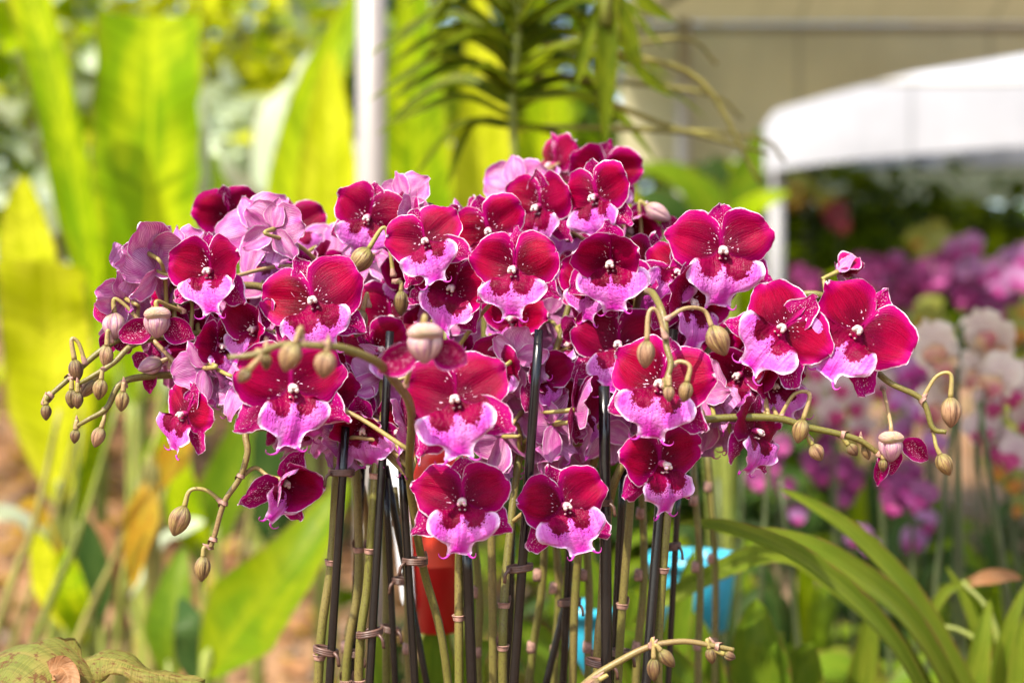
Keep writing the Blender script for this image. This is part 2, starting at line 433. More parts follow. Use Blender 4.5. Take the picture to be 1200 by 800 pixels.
def ellipsoid(mb, c, r, e=1.0, nu=16, nv=11, m=0, warp=None):
    th = np.linspace(0, 2*np.pi, nu, endpoint=False); ph = np.linspace(0.04, np.pi-0.04, nv)
    TH, PH = np.meshgrid(th, ph)
    D = np.stack([np.sin(PH)*np.cos(TH), -np.cos(PH), np.sin(PH)*np.sin(TH)], -1)
    k = 1.0 if warp is None else warp(D)
    V = D*np.array(r)*(k[..., None] if warp is not None else 1)+np.array(c)
    ee = e(V) if callable(e) else np.full(V.shape[:2], e)
    F = gridfaces(nu, nv, wrap=True)+[tuple(range(nu))[::-1], tuple(range((nv-1)*nu, nv*nu))]
    F = [f[::-1] for f in F]
    mb.add(V, F, ee, np.stack([TH/6.283, PH/3.1416], -1), m)

def make_variant(k, fold=0.0, cup=0.0, dors_fold=0.0, lipdrop=0.0, lipw=1.0, petw=1.0, sepang=40, notch=0, fl=0.0, fr=0.0):
    r = np.random.default_rng(1000+k)
    d = {}
    j = lambda a, b: r.uniform(a, b)
    for side in (0, 1):
        mb = MB()
        ang = R(24+j(-8, 7)); 
        hu, hd = (0.345+j(-.03, .03))*petw, (0.29+j(-.03, .03))*petw
        b = j(-0.22, 0.10)
        if side == 0:
            sheet(mb, ang, 0.53+j(-.02, .02), hu, hd, fold=fold+fr+j(-.05, .1), bend=b, cup=cup+j(-.25, .05), seed=k*10+1)
        else:
            sheet(mb, math.pi-ang, 0.53+j(-.02, .02), hd, hu, fold=fold+fl+j(-.05, .1), bend=b, cup=cup+j(-.25, .05), seed=k*10+2)
        d['petal%d' % side] = mb.mesh('petal', M['petal'])
    mb = MB(); sheet(mb, R(90+j(-6, 6)), 0.46, 0.175, 0.175, y0=0.035, pw=0.7, vp=0.8, bend=j(-.1, .1), fold=dors_fold, cup=j(-.3, .2), ripple=.008, seed=k*10+3, nu=15, nv=19)
    d['sepal0'] = mb.mesh('sepal', M['sepal'])
    for i, sg in ((1, 1), (2, -1)):
        mb = MB(); a = R(-sepang+j(-9, 9))
        if sg < 0: a = math.pi-a
        sheet(mb, a, 0.61+j(-.04, .04), 0.18, 0.18, y0=0.04, pw=0.7, vp=0.85, bend=j(-.12, .12), fold=dors_fold*0.6, cup=j(-.35, .1), ripple=.008, seed=k*10+4+i, nu=15, nv=19)
        d['sepal%d' % i] = mb.mesh('sepal', M['sepal'])
    mb = MB(); lip(mb, wid=lipw*j(.88, 1.04), curl=j(0.6, 1.3), seed=k, drop=lipdrop)
    d['lip'] = mb.mesh('lip', M['lip'])
    mb = MB()
    w = lambda D: 1+0.10*np.cos(2*np.arctan2(D[..., 2], D[..., 0]))-0.12*(np.abs(D[..., 0]) < .25)*(D[..., 1] < 0)
    e = lambda V: np.clip(-V[..., 1]/0.16, 0, 1)
    ellipsoid(mb, (0, -0.05, 0.005), (0.042, 0.085, 0.04), e)
    ellipsoid(mb, (0, -0.122, -0.002), (0.044, 0.042, 0.041), e, warp=w)
    for sg in (-1, 1):
        ellipsoid(mb, (sg*0.03, -0.14, -0.028), (0.022, 0.03, 0.026), e, 10, 8)
    for sg in (-1, 1):
        ellipsoid(mb, (sg*0.028, -0.075, -0.088), (0.013, 0.03, 0.012), 0.66, 10, 7)
    d['column'] = mb.mesh('flower', M['column'])
    return d

VAR = [make_variant(k) for k in range(12)]
V_FOLD = len(VAR); VAR.append(make_variant(20, fold=0.75, cup=0.2, lipdrop=0.15, petw=0.9))       # petals swept forward
V_CUP = len(VAR); VAR.append(make_variant(21, fold=0.95, cup=0.9, dors_fold=0.35, lipdrop=0.35, lipw=0.8))   # half open cup
V_REFLEX = len(VAR); VAR.append(make_variant(22, fold=-0.35, cup=-0.6, lipdrop=0.2))                # petals swept back
V_FOLD2 = len(VAR); VAR.append(make_variant(23, fold=0.5, cup=0.3, lipdrop=0.1))
V_ASYM = len(VAR); VAR += [make_variant(25, fl=0.85, fr=-0.15, cup=.2), make_variant(26, fl=-.2, fr=0.8, cup=-.3, lipdrop=.2), make_variant(27, fl=.5, fr=.95, cup=.5, lipw=.9, petw=.92), make_variant(28, fl=-.5, fr=-.3, cup=-.8, petw=1.05, dors_fold=-.3)]
V_YOUNG = len(VAR); VAR.append(make_variant(24, fold=1.25, cup=1.2, dors_fold=0.9, lipdrop=0.7, lipw=0.55, petw=0.85))

def facing(px, py, yaw, pitch, roll):
    va = math.atan((px-600)/FPX); ve = math.atan((400-py)/FPX)
    return (Matrix.Rotation(R(yaw)-va, 4, 'Z') @ Matrix.Rotation(-R(pitch)+ve, 4, 'X') @ Matrix.Rotation(R(roll), 4, 'Y'))

# ------------------------------------------------------------------ plants: px polylines with depth
class Plant:
    def __init__(s, label, pts, r=(0.0036, 0.0032, 0.0016), mats='stem', tipmat=None, base_z=0.93):
        # pts: (px, py, depth) from the frame's bottom to the tip
        w = [P(*p) for p in pts]
        base = Vector((w[0].x+(w[0].x-w[1].x)*0.6, w[0].y+0.02, base_z))
        s.root = empty('orchid_plant', base, label, 'orchid', 'crimson orchids on tall staked stems')
        s.path = catmull([base]+w, 8)
        mb = MB(); tube(mb, s.path, [x*.92 for x in r], 10)
        s.stem = mb.obj('stem', M[mats], s.root)
        s.nodes = []
    def bract(s, px, py, d, size=0.006, up=True):
        p = np.array(P(px, py, d)); i = int(np.argmin(np.linalg.norm(s.path-p, axis=1)))
        q = s.path[i]; T, N, B = frames(s.path)
        t = T[i]
        mb = MB()
        # sheath: a short flared collar with a pointed lip
        th = np.linspace(0, 2*np.pi, 12, endpoint=False)
        rows = []
        for k, (h, rr) in enumerate(((-0.2, 0.62), (0.15, 0.70), (0.45, 0.74), (1.0, 0.80))):
            ang = np.cos(th-random.choice((2.2, 4.0))) if k == 0 else ang0
            if k == 0: ang0 = ang
            hh = h*np.where(k == 3, 0.35+0.65*np.clip(ang0, 0, 1)**2*1.5, 1.0)
            rows.append(q[None]+t[None]*(hh*size)[:, None]+size*rr*(np.cos(th)[:, None]*N[i][None]+np.sin(th)[:, None]*B[i][None]))
        mb.add(np.array(rows), gridfaces(12, 4, wrap=True))
        mb.obj('bract', M['bract'], s.stem)
    def flower(s, px, py, wpx, yaw, pitch, roll, d, var, attach=True):
        jr = random.Random(int(px*13+py*7))
        yaw += jr.uniform(-9, 9); pitch += jr.uniform(-14, 9); roll += jr.uniform(-8, 8)
        size = jr.uniform(.92, 1.04)*wpx/FPX*d
        Rm = facing(px, py, yaw, pitch, roll)
        o = P(px, py, d)-(Rm.to_3x3() @ Vector((0, -0.15, 0)))*size
        if abs(yaw) > 110: o = P(px, py, d)
        w = Matrix.Translation(o) @ Rm @ Matrix.Scale(size, 4)
        if var < 7 and int(px*7+py) % 2: var = 5+var if var > 1 else 7+var
        D = VAR[var]
        f = bpy.data.objects.new('flower', D['column']); put(f, s.root, w)
        for key, nm in (('sepal0', 'sepal'), ('sepal1', 'sepal'), ('sepal2', 'sepal'), ('petal0', 'petal'), ('petal1', 'petal'), ('lip', 'lip')):
            put(bpy.data.objects.new(nm, D[key]), f, w)
        bk = Rm.to_3x3() @ Vector((0, 1, 0))
        a = np.array(o+bk*0.02*size); b = np.array(o+bk*0.35*size-Vector((0, 0, 0.05*size)))
        i = int(np.argmin(np.linalg.norm(s.path[8:]-(b+np.array([0, 0, -0.01])), axis=1)))+8
        c = s.path[i]
        mid = 0.5*(b+c)+np.array([0, 0.004, 0.006])
        if np.linalg.norm(c-b) > 0.11:
            c = b+(c-b)*0.11/np.linalg.norm(c-b); mid = 0.5*(b+c)
        mb = MB(); tube(mb, catmull([a, b, mid, c], 5), [0.0019, 0.0014, 0.0015, 0.0017], 7)
        mb.obj('pedicel', M['pedicel'], f)
        return f
    def bud(s, px, py, L, W, d, joint, tilt=0.0, mat='bud', arc=0.0, lean=0.0, jd=None):
        """px,py: bud centre; L, W length and width in px; joint (px,py) where its stalk leaves the stem; tilt: degrees of the hanging axis"""
        size = L/FPX*d; rw = .93*W/FPX*d/2
        w = Matrix.Translation(P(px, py, d)) @ Matrix.Rotation(R(tilt), 4, 'Y') @ Matrix.Rotation(R(lean), 4, 'X') @ Matrix.Rotation(random.uniform(0, 6.28), 4, 'Z')
        nu, nv = 30, 15
        th = np.linspace(0, 2*np.pi, nu, endpoint=False); v = np.linspace(0.0, 1, nv)
        TH, Vv = np.meshgrid(th, v)
        prof = np.sin(np.pi*np.clip(Vv, 0.015, 0.985)**0.92)**0.62*(1.05-0.18*Vv)
        dist = np.abs(((TH*3/(2*np.pi)+0.12*np.sin(3*Vv)) % 1.0)-0.5)*2        # 0 mid-sepal .. 1 seam
        groove = np.exp(-((1-dist)/0.13)**2)
        rr = rw*prof*(1-0.20*groove*np.clip(np.sin(np.pi*Vv), 0, 1)+0.03*np.cos(np.pi*dist))
        V = np.stack([rr*np.cos(TH), rr*np.sin(TH), (0.5-Vv)*size], -1)
        mb = MB(); mb.add(V, [f[::-1] for f in gridfaces(nu, nv, wrap=True)]+[tuple(range(nu)), tuple(range((nv-1)*nu, nv*nu))[::-1]], np.clip((1-dist)*1.7, 0, 1), np.stack([TH/6.283, Vv], -1))
        b = mb.obj('bud', M[mat], s.root, w)
        if joint is not None:
            top = np.array(w @ Vector((0, 0, 0.47*size)))
            ax = np.array((w.to_3x3() @ Vector((0, 0, 1))))
            j = np.array(P(joint[0], joint[1], jd or d+0.003))
            h = top+ax*min(0.006+arc, 0.02)
            m2 = 0.5*(h+j)+np.array([0, 0, arc*0.7])
            mb = MB(); tube(mb, catmull([j, m2, h, top], 6), [0.0015, 0.0013, 0.0014, 0.0019], 8)
            mb.obj('bud_stalk', M['pedicel'], b)
            mb = MB(); e_ = (h-j); e_ = j+0.006*e_/(np.linalg.norm(e_)+1e-9)
            tube(mb, [j-np.array([0, 0, .0015]), j, 0.5*(j+e_)+np.array([0, 0, .001]), e_+np.array([0, 0, .003])], [.0022, .0025, .0016, .0003], 8); mb.obj('bract', M['bract'], b)
        return b

def stake(label, pts, r=0.0034, ties=(), base_z=0.9):
    w = [P(*p) for p in pts]
    a, b = w[0], w[-1]
    k = (a.z-base_z)/(b.z-a.z)
    base = a-(b-a)*k
    pth = np.array([base]+w)
    path = np.array([pth[0]*(1-t)+pth[-1]*t for t in np.linspace(0, 1, 14)]) if len(pts) == 2 else catmull(pth, 5)
    mb = MB(); tube(mb, path, r*.86, 12)
    o = mb.obj('support_stake', M['stake'], None)
    tag(o, label, 'stake', 'black stakes holding up the orchid stems')
    for (px, py, d, wpx) in ties:
        c = P(px, py, d); T = np.array([0, 0, 1.0])
        hw = .84*wpx/FPX*d/2
        mb = MB()
        th = np.linspace(0, 2*np.pi, 20)
        tiltv = random.uniform(-0.25, 0.25)
        loop = np.stack([c.x+hw*np.cos(th), c.y+0.006*np.sin(th), c.z+tiltv*hw*np.cos(th)], -1)
        for dz in (-0.0014, 0.0, 0.0014):
            tube(mb, loop+np.array([0, 0, dz]), 0.0012, 6, caps=False)
        sg = random.choice((-1, 1))
        tail = np.array([[c.x+sg*hw*0.8, c.y-0.006, c.z], [c.x+sg*hw*1.15, c.y-0.008, c.z-0.003], [c.x+sg*hw*1.25, c.y-0.007, c.z-0.009]])
        tube(mb, catmull(tail, 3), 0.0012, 6)
        mb.obj('tie', M['tie'], o)
    return o

#@@PLANTS@@
S1 = Plant('orchid stem furthest out at bottom with sprays of brown buds above the yellow leaves',
  [(373, 800, .985), (388, 660, .985), (394, 560, .985), (397, 505, .985), (392, 430, 1.03), (360, 370, 1.04), (300, 335, 1.04), (220, 350, 1.02), (160, 385, 1.0), (118, 411, .985), (85, 440, .98), (60, 462, .975), (52, 472, .975)])
S2 = Plant('orchid stem bending out under the topmost spray of brown buds, behind the first stake',
  [(405, 800, 1.06), (420, 680, 1.06), (417, 540, 1.06), (405, 460, 1.06), (360, 400, 1.05), (290, 390, 1.04), (215, 392, 1.02), (160, 402, .99), (133, 425, .98), (106, 442, .975), (91, 450, .975)])
S3 = Plant('orchid stem tied to the stake whose bare black tip shows among the petals',
  [(420, 800, .985), (431, 680, .985), (441, 545, .985), (450, 470, 1.01), (432, 400, 1.04), (400, 335, 1.05), (350, 295, 1.08), (290, 285, 1.1), (262, 275, 1.12)])
S4 = Plant('thin shaded orchid stem carrying the lowest spray of brown buds beside the petals',
  [(453, 800, 1.09), (452, 640, 1.09), (440, 520, 1.07), (390, 450, 1.06), (310, 435, 1.05), (240, 438, 1.03), (172, 441, 1.0), (141, 450, .985), (125, 478, .98), (104, 491, .975), (90, 499, .975)])
S5 = Plant('leaning orchid stem whose bud spray hangs out of focus in front of the flowers',
  [(525, 800, 1.02), (495, 660, 1.01), (480, 560, .98), (482, 482, .90), (462, 446, .86), (441, 424, .83), (405, 409, .81), (376, 405, .80), (330, 404, .795), (300, 415, .79), (268, 419, .79)], r=(0.0034, 0.003, 0.0017))
S6 = Plant('straight orchid stem rising under the lone lower flower with the red pot behind',
  [(538, 800, .985), (538, 657, .985), (541, 600, .985), (535, 500, .99), (520, 380, 1.04), (490, 310, 1.05), (440, 285, 1.07), (395, 268, 1.09)])
S7 = Plant('orchid stem rising to the blurred topmost flowers of the cluster',
  [(578, 800, 1.06), (576, 634, 1.06), (575, 500, 1.07), (568, 380, 1.08), (575, 300, 1.09), (605, 260, 1.12), (632, 222, 1.15), (640, 200, 1.18)])
S8 = Plant('forked orchid stem tied to the tallest black stake',
  [(589, 800, 1.0), (590, 720, 1.0), (596, 640, 1.01), (612, 520, 1.03), (650, 415, 1.05), (675, 330, 1.06), (700, 262, 1.08), (708, 215, 1.12)])
S9 = Plant('orchid stem among the dark leaning stakes beside the turquoise pots',
  [(671, 800, 1.07), (676, 670, 1.07), (690, 560, 1.06), (725, 470, 1.04), (752, 400, 1.05), (775, 330, 1.05), (800, 305, 1.05), (845, 315, 1.04)])
S10 = Plant('orchid stem with a long horizontal spray ending in a pink opening bud',
  [(699, 800, 1.0), (705, 710, 1.0), (709, 640, .995), (722, 560, .99), (765, 502, .985), (813, 493, .98), (862, 489, .98), (912, 490, .98), (945, 500, .98), (978, 507, .98), (1008, 516, .98), (1029, 531, .98)], r=(0.0034, 0.0032, 0.0028, 0.002))
S11 = Plant('orchid stem whose tip droops with plump tan buds before the petals',
  [(724, 800, 1.04), (738, 600, 1.04), (745, 480, 1.05), (742, 400, 1.05), (748, 350, 1.03), (762, 342, .96), (773, 358, .925), (779, 378, .915), (781, 405, .905), (786, 426, .9), (781, 445, .897), (779, 455, .897)], r=(0.0034, 0.0032, 0.0024, 0.0017))
S12 = Plant('speckled green orchid stem arching out to the two hanging tan buds',
  [(771, 800, .99), (772, 740, .99), (783, 593, .99), (797, 500, 1.02), (825, 420, 1.03), (865, 378, 1.03), (910, 355, 1.03), (957, 345, 1.02), (1000, 372, 1.02), (1022, 425, 1.0), (1041, 447, .985), (1080, 468, .98), (1093, 501, .978), (1109, 506, .976)], r=(0.0036, 0.0033, 0.0028, 0.0018))
S13 = Plant('short low orchid spray with small closed buds crossing the grey stake',
  [(640, 900, .96), (668, 825, .955), (690, 797, .95), (728, 773, .95), (762, 757, .95), (800, 751, .95), (835, 756, .95), (860, 761, .95)], r=(0.0028, 0.0026, 0.0016), mats='spike')
S14 = Plant('drooping orchid spray with two tan buds below the lone cupped flower',
  [(432, 800, 1.12), (430, 620, 1.11), (415, 545, 1.06), (370, 508, 1.01), (325, 501, .99), (290, 505, .985), (290, 530, .98), (281, 560, .98), (263, 588, .98), (252, 625, .98), (247, 641, .98)], r=(0.003, 0.0026, 0.0018), mats='spike')
PL = dict(S1=S1, S2=S2, S3=S3, S4=S4, S5=S5, S6=S6, S7=S7, S8=S8, S9=S9, S10=S10, S11=S11, S12=S12, S14=S14)

# flowers: plant, px, py, width px, yaw(+right), pitch(+up), roll(+clockwise), depth, variant
FLOWERS = [
 ('S6', 497, 281, 95, 0, 4, -18, .97, 0), ('S7', 571, 270, 92, -5, 0, -14, 1.03, 1), ('S6', 599, 315, 106, -16, 8, 6, .95, 2),
 ('S6', 528, 337, 100, -8, 10, 18, .985, V_FOLD2), ('S6', 429, 255, 90, -8, -12, 8, 1.03, 3), ('S3', 344, 269, 82, 0, 0, -8, 1.12, 4),
 ('S3', 365, 350, 116, -4, 6, -18, .975, 5), ('S3', 241, 316, 98, -32, 6, -4, .975, V_FOLD2), ('S3', 271, 258, 88, 4, -8, -12, 1.10, 6),
 ('S3', 303, 268, 88, 160, 0, 30, 1.05, 0), ('S1', 182, 318, 95, -118, 10, -12, 1.0, V_FOLD2), ('S2', 226, 395, 100, 30, 6, 14, 1.02, 1),
 ('S1', 150, 360, 84, -128, 8, 20, 1.05, 3), ('S2', 209, 485, 88, -52, 0, 14, .965, 4), ('S14', 338, 567, 98, 38, -6, 28, .965, V_CUP),
 ('S5', 344, 454, 128, 0, 4, -4, .93, 6), ('S5', 532, 466, 126, 0, 2, -3, .895, 0), ('S6', 541, 587, 120, 0, 0, 3, .93, 1),
 ('S8', 665, 592, 108, 22, 0, -14, .95, 2), ('S8', 612, 482, 122, 172, 0, 12, 1.03, 5), ('S8', 690, 481, 95, 78, 0, 4, .985, V_FOLD2),
 ('S8', 692, 231, 104, -32, 4, -8, 1.03, 3), ('S8', 708, 207, 92, 2, -5, 0, 1.16, 4), ('S7', 640, 193, 82, -62, 6, -10, 1.20, 6),
 ('S7', 625, 243, 92, -42, 4, -8, 1.06, 5), ('S7', 607, 222, 84, 150, 6, 0, 1.15, 1), ('S8', 714, 309, 104, -4, -6, -4, .985, V_FOLD),
 ('S9', 768, 317, 92, 30, 8, 16, 1.04, 2), ('S9', 816, 354, 104, 50, 4, 8, 1.0, V_FOLD2), ('S11', 724, 402, 112, -8, 4, 2, 1.0, 6),
 ('S11', 772, 448, 126, -4, 2, 10, .935, 3), ('S11', 784, 545, 108, 38, -4, 4, .955, 1), ('S10', 894, 506, 98, 62, -4, 10, .98, 5),
 ('S9', 848, 292, 118, 0, 2, -5, .99, 1), ('S12', 917, 383, 118, 4, 2, 38, .97, 4), ('S12', 1006, 385, 121, -5, 2, 42, .97, 0),
 ('S12', 983, 318, 62, 115, 30, -30, 1.03, V_YOUNG), ('S10', 846, 458, 104, 158, 0, -10, 1.03, 2), ('S10', 914, 448, 86, 138, -6, 14, 1.03, 6),
 ('S5', 400, 470, 92, 36, -4, 12, 1.0, 5), ('S3', 436, 440, 104, 4, 4, 8, 1.04, 2), ('S5', 462, 505, 92, -74, -4, 4, .985, V_FOLD2),
 ('S6', 458, 372, 104, 10, 6, -6, 1.05, 3), ('S6', 468, 258, 86, -76, 10, 8, 1.03, V_FOLD2), ('S7', 590, 396, 90, 152, 0, 20, 1.08, 4),
 ('S8', 642, 368, 84, 170, 10, -20, 1.10, 1), ('S4', 275, 415, 100, -22, 6, 10, 1.03, 0), ('S2', 262, 366, 98, 12, 0, -6, 1.09, 4),
 ('S4', 318, 400, 96, 4, 0, 6, 1.10, 6), ('S8', 660, 436, 94, 165, 0, 8, 1.10, 0), ('S7', 562, 404, 98, -6, 4, 0, 1.10, 5),
 ('S9', 796, 400, 94, 22, 0, 10, 1.08, 0), ('S11', 690, 356, 96, 0, 0, 4, 1.12, 2), ('S6', 503, 340, 96, -10, 0, 10, 1.12, 6),
 ('S9', 740, 270, 80, 40, 0, 20, 1.14, V_CUP), ('S2', 205, 400, 88, -150, 0, 30, 1.06, 2), ('S3', 392, 300, 88, 168, 0, 0, 1.12, 3),
 ('S12', 868, 420, 92, 30, 0, 20, 1.08, 2), ('S10', 820, 488, 86, 170, -10, 10, 1.08, 3), ('S9', 740, 500, 88, 160, 0, -10, 1.08, 4),
 ('S4', 420, 400, 92, -30, 0, 12, 1.09, 1), ('S7', 636, 318, 86, 20, 0, 0, 1.14, 3), ('S6', 440, 300, 80, 150, 0, 10, 1.10, 5),

 ('S6', 485, 430, 96, -20, 0, 15, 1.09, 2), ('S7', 560, 345, 92, 10, 0, -12, 1.12, 0), ('S8', 588, 440, 96, 155, 0, 40, 1.09, 3), ('S3', 380, 400, 94, -12, 0, 20, 1.11, 1),
 ('S9', 672, 300, 90, -20, 0, 14, 1.13, 4), ('S9', 735, 350, 92, 30, 0, -8, 1.10, 5), ('S11', 700, 450, 90, -30, 0, 0, 1.10, 6), ('S12', 880, 440, 88, 150, 10, 30, 1.09, 1),
 ('S10', 830, 430, 90, -10, 0, 12, 1.12, 3), ('S4', 345, 400, 92, 20, 0, -14, 1.13, 2), ('S4', 245, 430, 84, -30, -10, 4, 1.06, 5), ('S2', 320, 330, 92, 155, 0, -20, 1.09, 4),
 ('S1', 205, 350, 88, -20, 0, 12, 1.08, V_FOLD2), ('S4', 400, 500, 84, 165, -10, 8, 1.07, 2), ('S6', 545, 300, 86, -10, 0, 0, 1.13, 6), ('S9', 788, 350, 90, 0, 0, 16, 1.11, 6),
 ('S8', 655, 290, 80, 10, 0, 0, 1.16, 2), ('S11', 755, 500, 86, -150, 0, 10, 1.07, 5), ('S4', 300, 440, 90, 160, 0, 10, 1.09, 3), ('S5', 470, 460, 80, 160, -10, 10, 1.05, 0),
 ('S4', 296, 396, 88, 62, -6, 24, 1.03, V_ASYM), ('S4', 262, 440, 84, -64, -8, -14, 1.0, V_ASYM+2), ('S2', 190, 345, 84, -48, 14, -26, 1.03, V_ASYM+1), ('S2', 236, 366, 84, 70, -4, 10, 1.05, V_FOLD),
 ('S5', 418, 492, 86, -28, -18, 18, 1.01, V_ASYM+2), ('S3', 372, 420, 88, -58, 0, 24, 1.03, V_ASYM), ('S6', 448, 408, 90, 48, 10, -16, 1.02, V_ASYM+1), ('S6', 478, 332, 84, -40, -10, 30, 1.05, V_ASYM+2),
 ('S7', 566, 440, 84, 66, -10, 10, 1.05, V_FOLD2), ('S7', 596, 372, 86, -52, 12, 26, 1.05, V_ASYM), ('S8', 650, 470, 84, 40, -14, -20, 1.06, V_ASYM+2), ('S8', 664, 402, 88, -66, 6, 14, 1.05, V_ASYM+1),
 ('S9', 690, 372, 84, 58, 8, 14, 1.05, V_FOLD), ('S9', 752, 372, 86, 20, -12, 40, 1.04, V_ASYM+3), ('S11', 808, 420, 84, 54, -8, 24, 1.03, V_ASYM), ('S10', 862, 488, 78, -20, -24, 10, 1.04, V_ASYM+2),
 ('S12', 880, 406, 84, -44, 0, -24, 1.06, V_ASYM+1), ('S10', 900, 470, 80, 30, -20, 20, 1.05, V_FOLD), ('S8', 662, 262, 80, 44, 14, 14, 1.08, V_ASYM), ('S7', 540, 262, 80, -56, 16, -8, 1.08, V_ASYM+2),
 ('S3', 318, 300, 84, -40, 14, -30, 1.07, V_ASYM+1), ('S3', 384, 318, 80, 58, 10, 20, 1.06, V_FOLD2), ('S1', 214, 330, 80, 40, 16, -18, 1.07, V_ASYM+3), ('S9', 796, 330, 80, -30, 14, 14, 1.07, V_ASYM+2),
 ('S4', 288, 412, 86, 132, -10, 30, 1.02, 2), ('S7', 566, 452, 84, 146, 6, -24, 1.03, 8), ('S8', 588, 512, 88, -150, -8, 18, 1.02, 9), ('S8', 640, 524, 80, 150, -14, -30, 1.04, V_ASYM+3), ('S10', 836, 486, 80, 140, -4, 24, 1.02, 10), ('S12', 884, 462, 82, -142, 6, -18, 1.03, 11),
 ('S5', 396, 488, 84, 146, -12, 14, 1.02, 7), ('S8', 664, 522, 80, -144, -16, 10, 1.05, 3), ('S6', 446, 444, 84, -138, 0, -26, 1.02, 8), ('S9', 706, 500, 80, 150, -10, 20, 1.04, 10), ('S2', 246, 340, 80, 138, 12, 20, 1.03, 9), ('S6', 520, 372, 80, 142, 8, 20, 1.05, 11), ('S11', 800, 486, 80, -146, -10, 14, 1.04, 7),
 ('S1', 172, 296, 84, -150, 10, -24, 1.0, V_ASYM+3), ('S4', 284, 446, 82, 140, -16, 34, .985, 8), ('S4', 238, 432, 76, -136, -12, 20, .985, 10), ('S1', 146, 350, 78, -146, 6, 24, 1.0, 9), ('S3', 322, 268, 82, 150, 14, -20, 1.02, 11), ('S2', 214, 300, 80, 126, 14, 30, 1.03, 7),
 ('S7', 604, 420, 84, 148, 6, 40, 1.0, 8), ('S8', 648, 498, 84, -132, -10, 30, 1.0, V_ASYM), ('S10', 826, 462, 86, 138, 4, 36, 1.0, 10), ('S5', 402, 514, 76, -140, -16, 12, .985, 11), ('S6', 476, 234, 76, 146, 16, 10, 1.05, 9),
 ('S5', 386, 476, 90, 20, -20, 20, .97, V_ASYM), ('S5', 424, 506, 84, -20, -24, -10, .975, V_FOLD), ('S4', 294, 385, 88, -35, 0, 20, .985, V_ASYM+2), ('S2', 262, 405, 86, 30, 0, -20, .99, V_FOLD2), ('S7', 582, 432, 84, -30, -10, 10, 1.0, V_ASYM+1), ('S8', 640, 440, 84, 50, 0, -10, 1.0, V_ASYM+2),
 ('S9', 690, 330, 84, -30, 0, 10, 1.01, V_FOLD2), ('S12', 862, 440, 86, -40, -10, 20, 1.0, V_ASYM), ('S10', 910, 452, 80, 30, -10, -14, 1.0, V_FOLD), ('S9', 795, 318, 84, 24, 8, 30, 1.0, V_ASYM+3),
 ('S6', 512, 402, 88, 30, -8, 24, 1.06, V_ASYM+1), ('S8', 612, 432, 80, -120, 8, 30, 1.05, V_FOLD2), ('S4', 352, 500, 80, 20, -26, -14, 1.05, V_ASYM), ('S11', 742, 470, 80, -60, -12, -14, 1.04, V_ASYM+3),
]
for (pl, *a) in FLOWERS:
    PL[pl].flower(*a)

for i, (a, b, d, lab) in enumerate((((560, 800), (552, 600), 1.12, 'plain green stem just right of the thick black stake'), ((620, 800), (640, 560), 1.13, 'blurred olive stem beside the tallest black stake'), ((650, 800), (648, 590), 1.16, 'thin green stem between the leaning dark stakes'),
    ((745, 800), (752, 560), 1.12, 'green stem just left of the stake with drooping buds'), ((818, 800), (812, 540), 1.2, 'blurred green stem right of the speckled one'), ((480, 800), (462, 570), 1.13, 'olive stem in front of the slanting white sheet'), ((400, 800), (436, 560), 1.15, 'slanting olive stem behind the first two stakes'), ((690, 800), (678, 560), 1.12, 'green stem left of the grey-black stake'), ((838, 800), (828, 520), 1.3, 'dim olive stem above the far turquoise pot'))):
    p0, p1 = P(*a, d), P(*b, d); base = p0-(p1-p0)*((p0.z-.93)/(p1.z-p0.z))
    mb = MB(); tube(mb, catmull([base, p0, p0.lerp(p1, .5)+Vector((.004, 0, 0)), p1], 5), [.0034, .0032, .0028], 9)
    rt_ = empty('orchid_plant', base, lab, 'orchid', 'plain orchid stems among the stakes'); o = mb.obj('stem', M['stem'], rt_)
    for tt in (.15, .5, .8):
        q = p0.lerp(p1, tt); mb = MB(); tube(mb, [q, q+Vector((0, 0, .003)), q+Vector((0, -.001, .009))], [.0036, .004, .0034], 9); mb.obj('bract', M['bract'], o)
# buds: centre, length, width, depth, joint, tilt
B = lambda pl, *a, **k: pl.bud(*a, **k)
B(S1, 89, 434, 27, 19, .978, (100, 425), -8, 'bud_dark', arc=.008); B(S1, 84, 467, 23, 16, .975, (84, 443), 0, 'bud_dark'); B(S1, 54, 483, 19, 14, .975, (52, 472), 0, 'bud_dark')
B(S2, 125, 418, 27, 18, .98, (130, 400), 2, 'bud', arc=.004); B(S2, 117, 456, 25, 19, .975, (122, 432), 8, 'bud'); B(S2, 91, 469, 20, 15, .974, (92, 452), 0, 'bud_dark'); B(S2, 103, 455, 26, 18, .99, (115, 440), 38, 'bud')
B(S4, 143, 470, 24, 18, .98, (146, 452), 6, 'bud'); B(S4, 115, 512, 25, 18, .978, (123, 480), 18, 'bud'); B(S4, 88, 511, 17, 13, .975, (90, 499), 6, 'bud_dark')
B(S5, 340, 418, 36, 30, .795, (356, 405), 20, 'bud', arc=.003); B(S5, 381, 427, 33, 29, .80, (386, 406), 8, 'bud'); B(S5, 286, 440, 20, 17, .79, (299, 416), 40, 'bud_dark', arc=.004); B(S5, 312, 424, 20, 15, .80, (313, 412), 0, 'bud_dark')
B(S14, 210, 610, 37, 28, .978, (260, 588), 20, 'bud', arc=.006); B(S14, 237, 666, 30, 21, .98, (247, 641), 4, 'bud')
B(S3, 423, 305, 34, 29, 1.0, (461, 322), 34, 'bud', arc=.012); B(S3, 421, 379, 34, 21, 1.0, (432, 358), 14, 'bud', arc=.005); B(S6, 470, 355, 30, 20, 1.02, (462, 330), 0, 'bud_dark')
B(S12, 842, 399, 38, 31, .93, (782, 375), -22, 'bud', arc=.004, jd=.915) if False else None
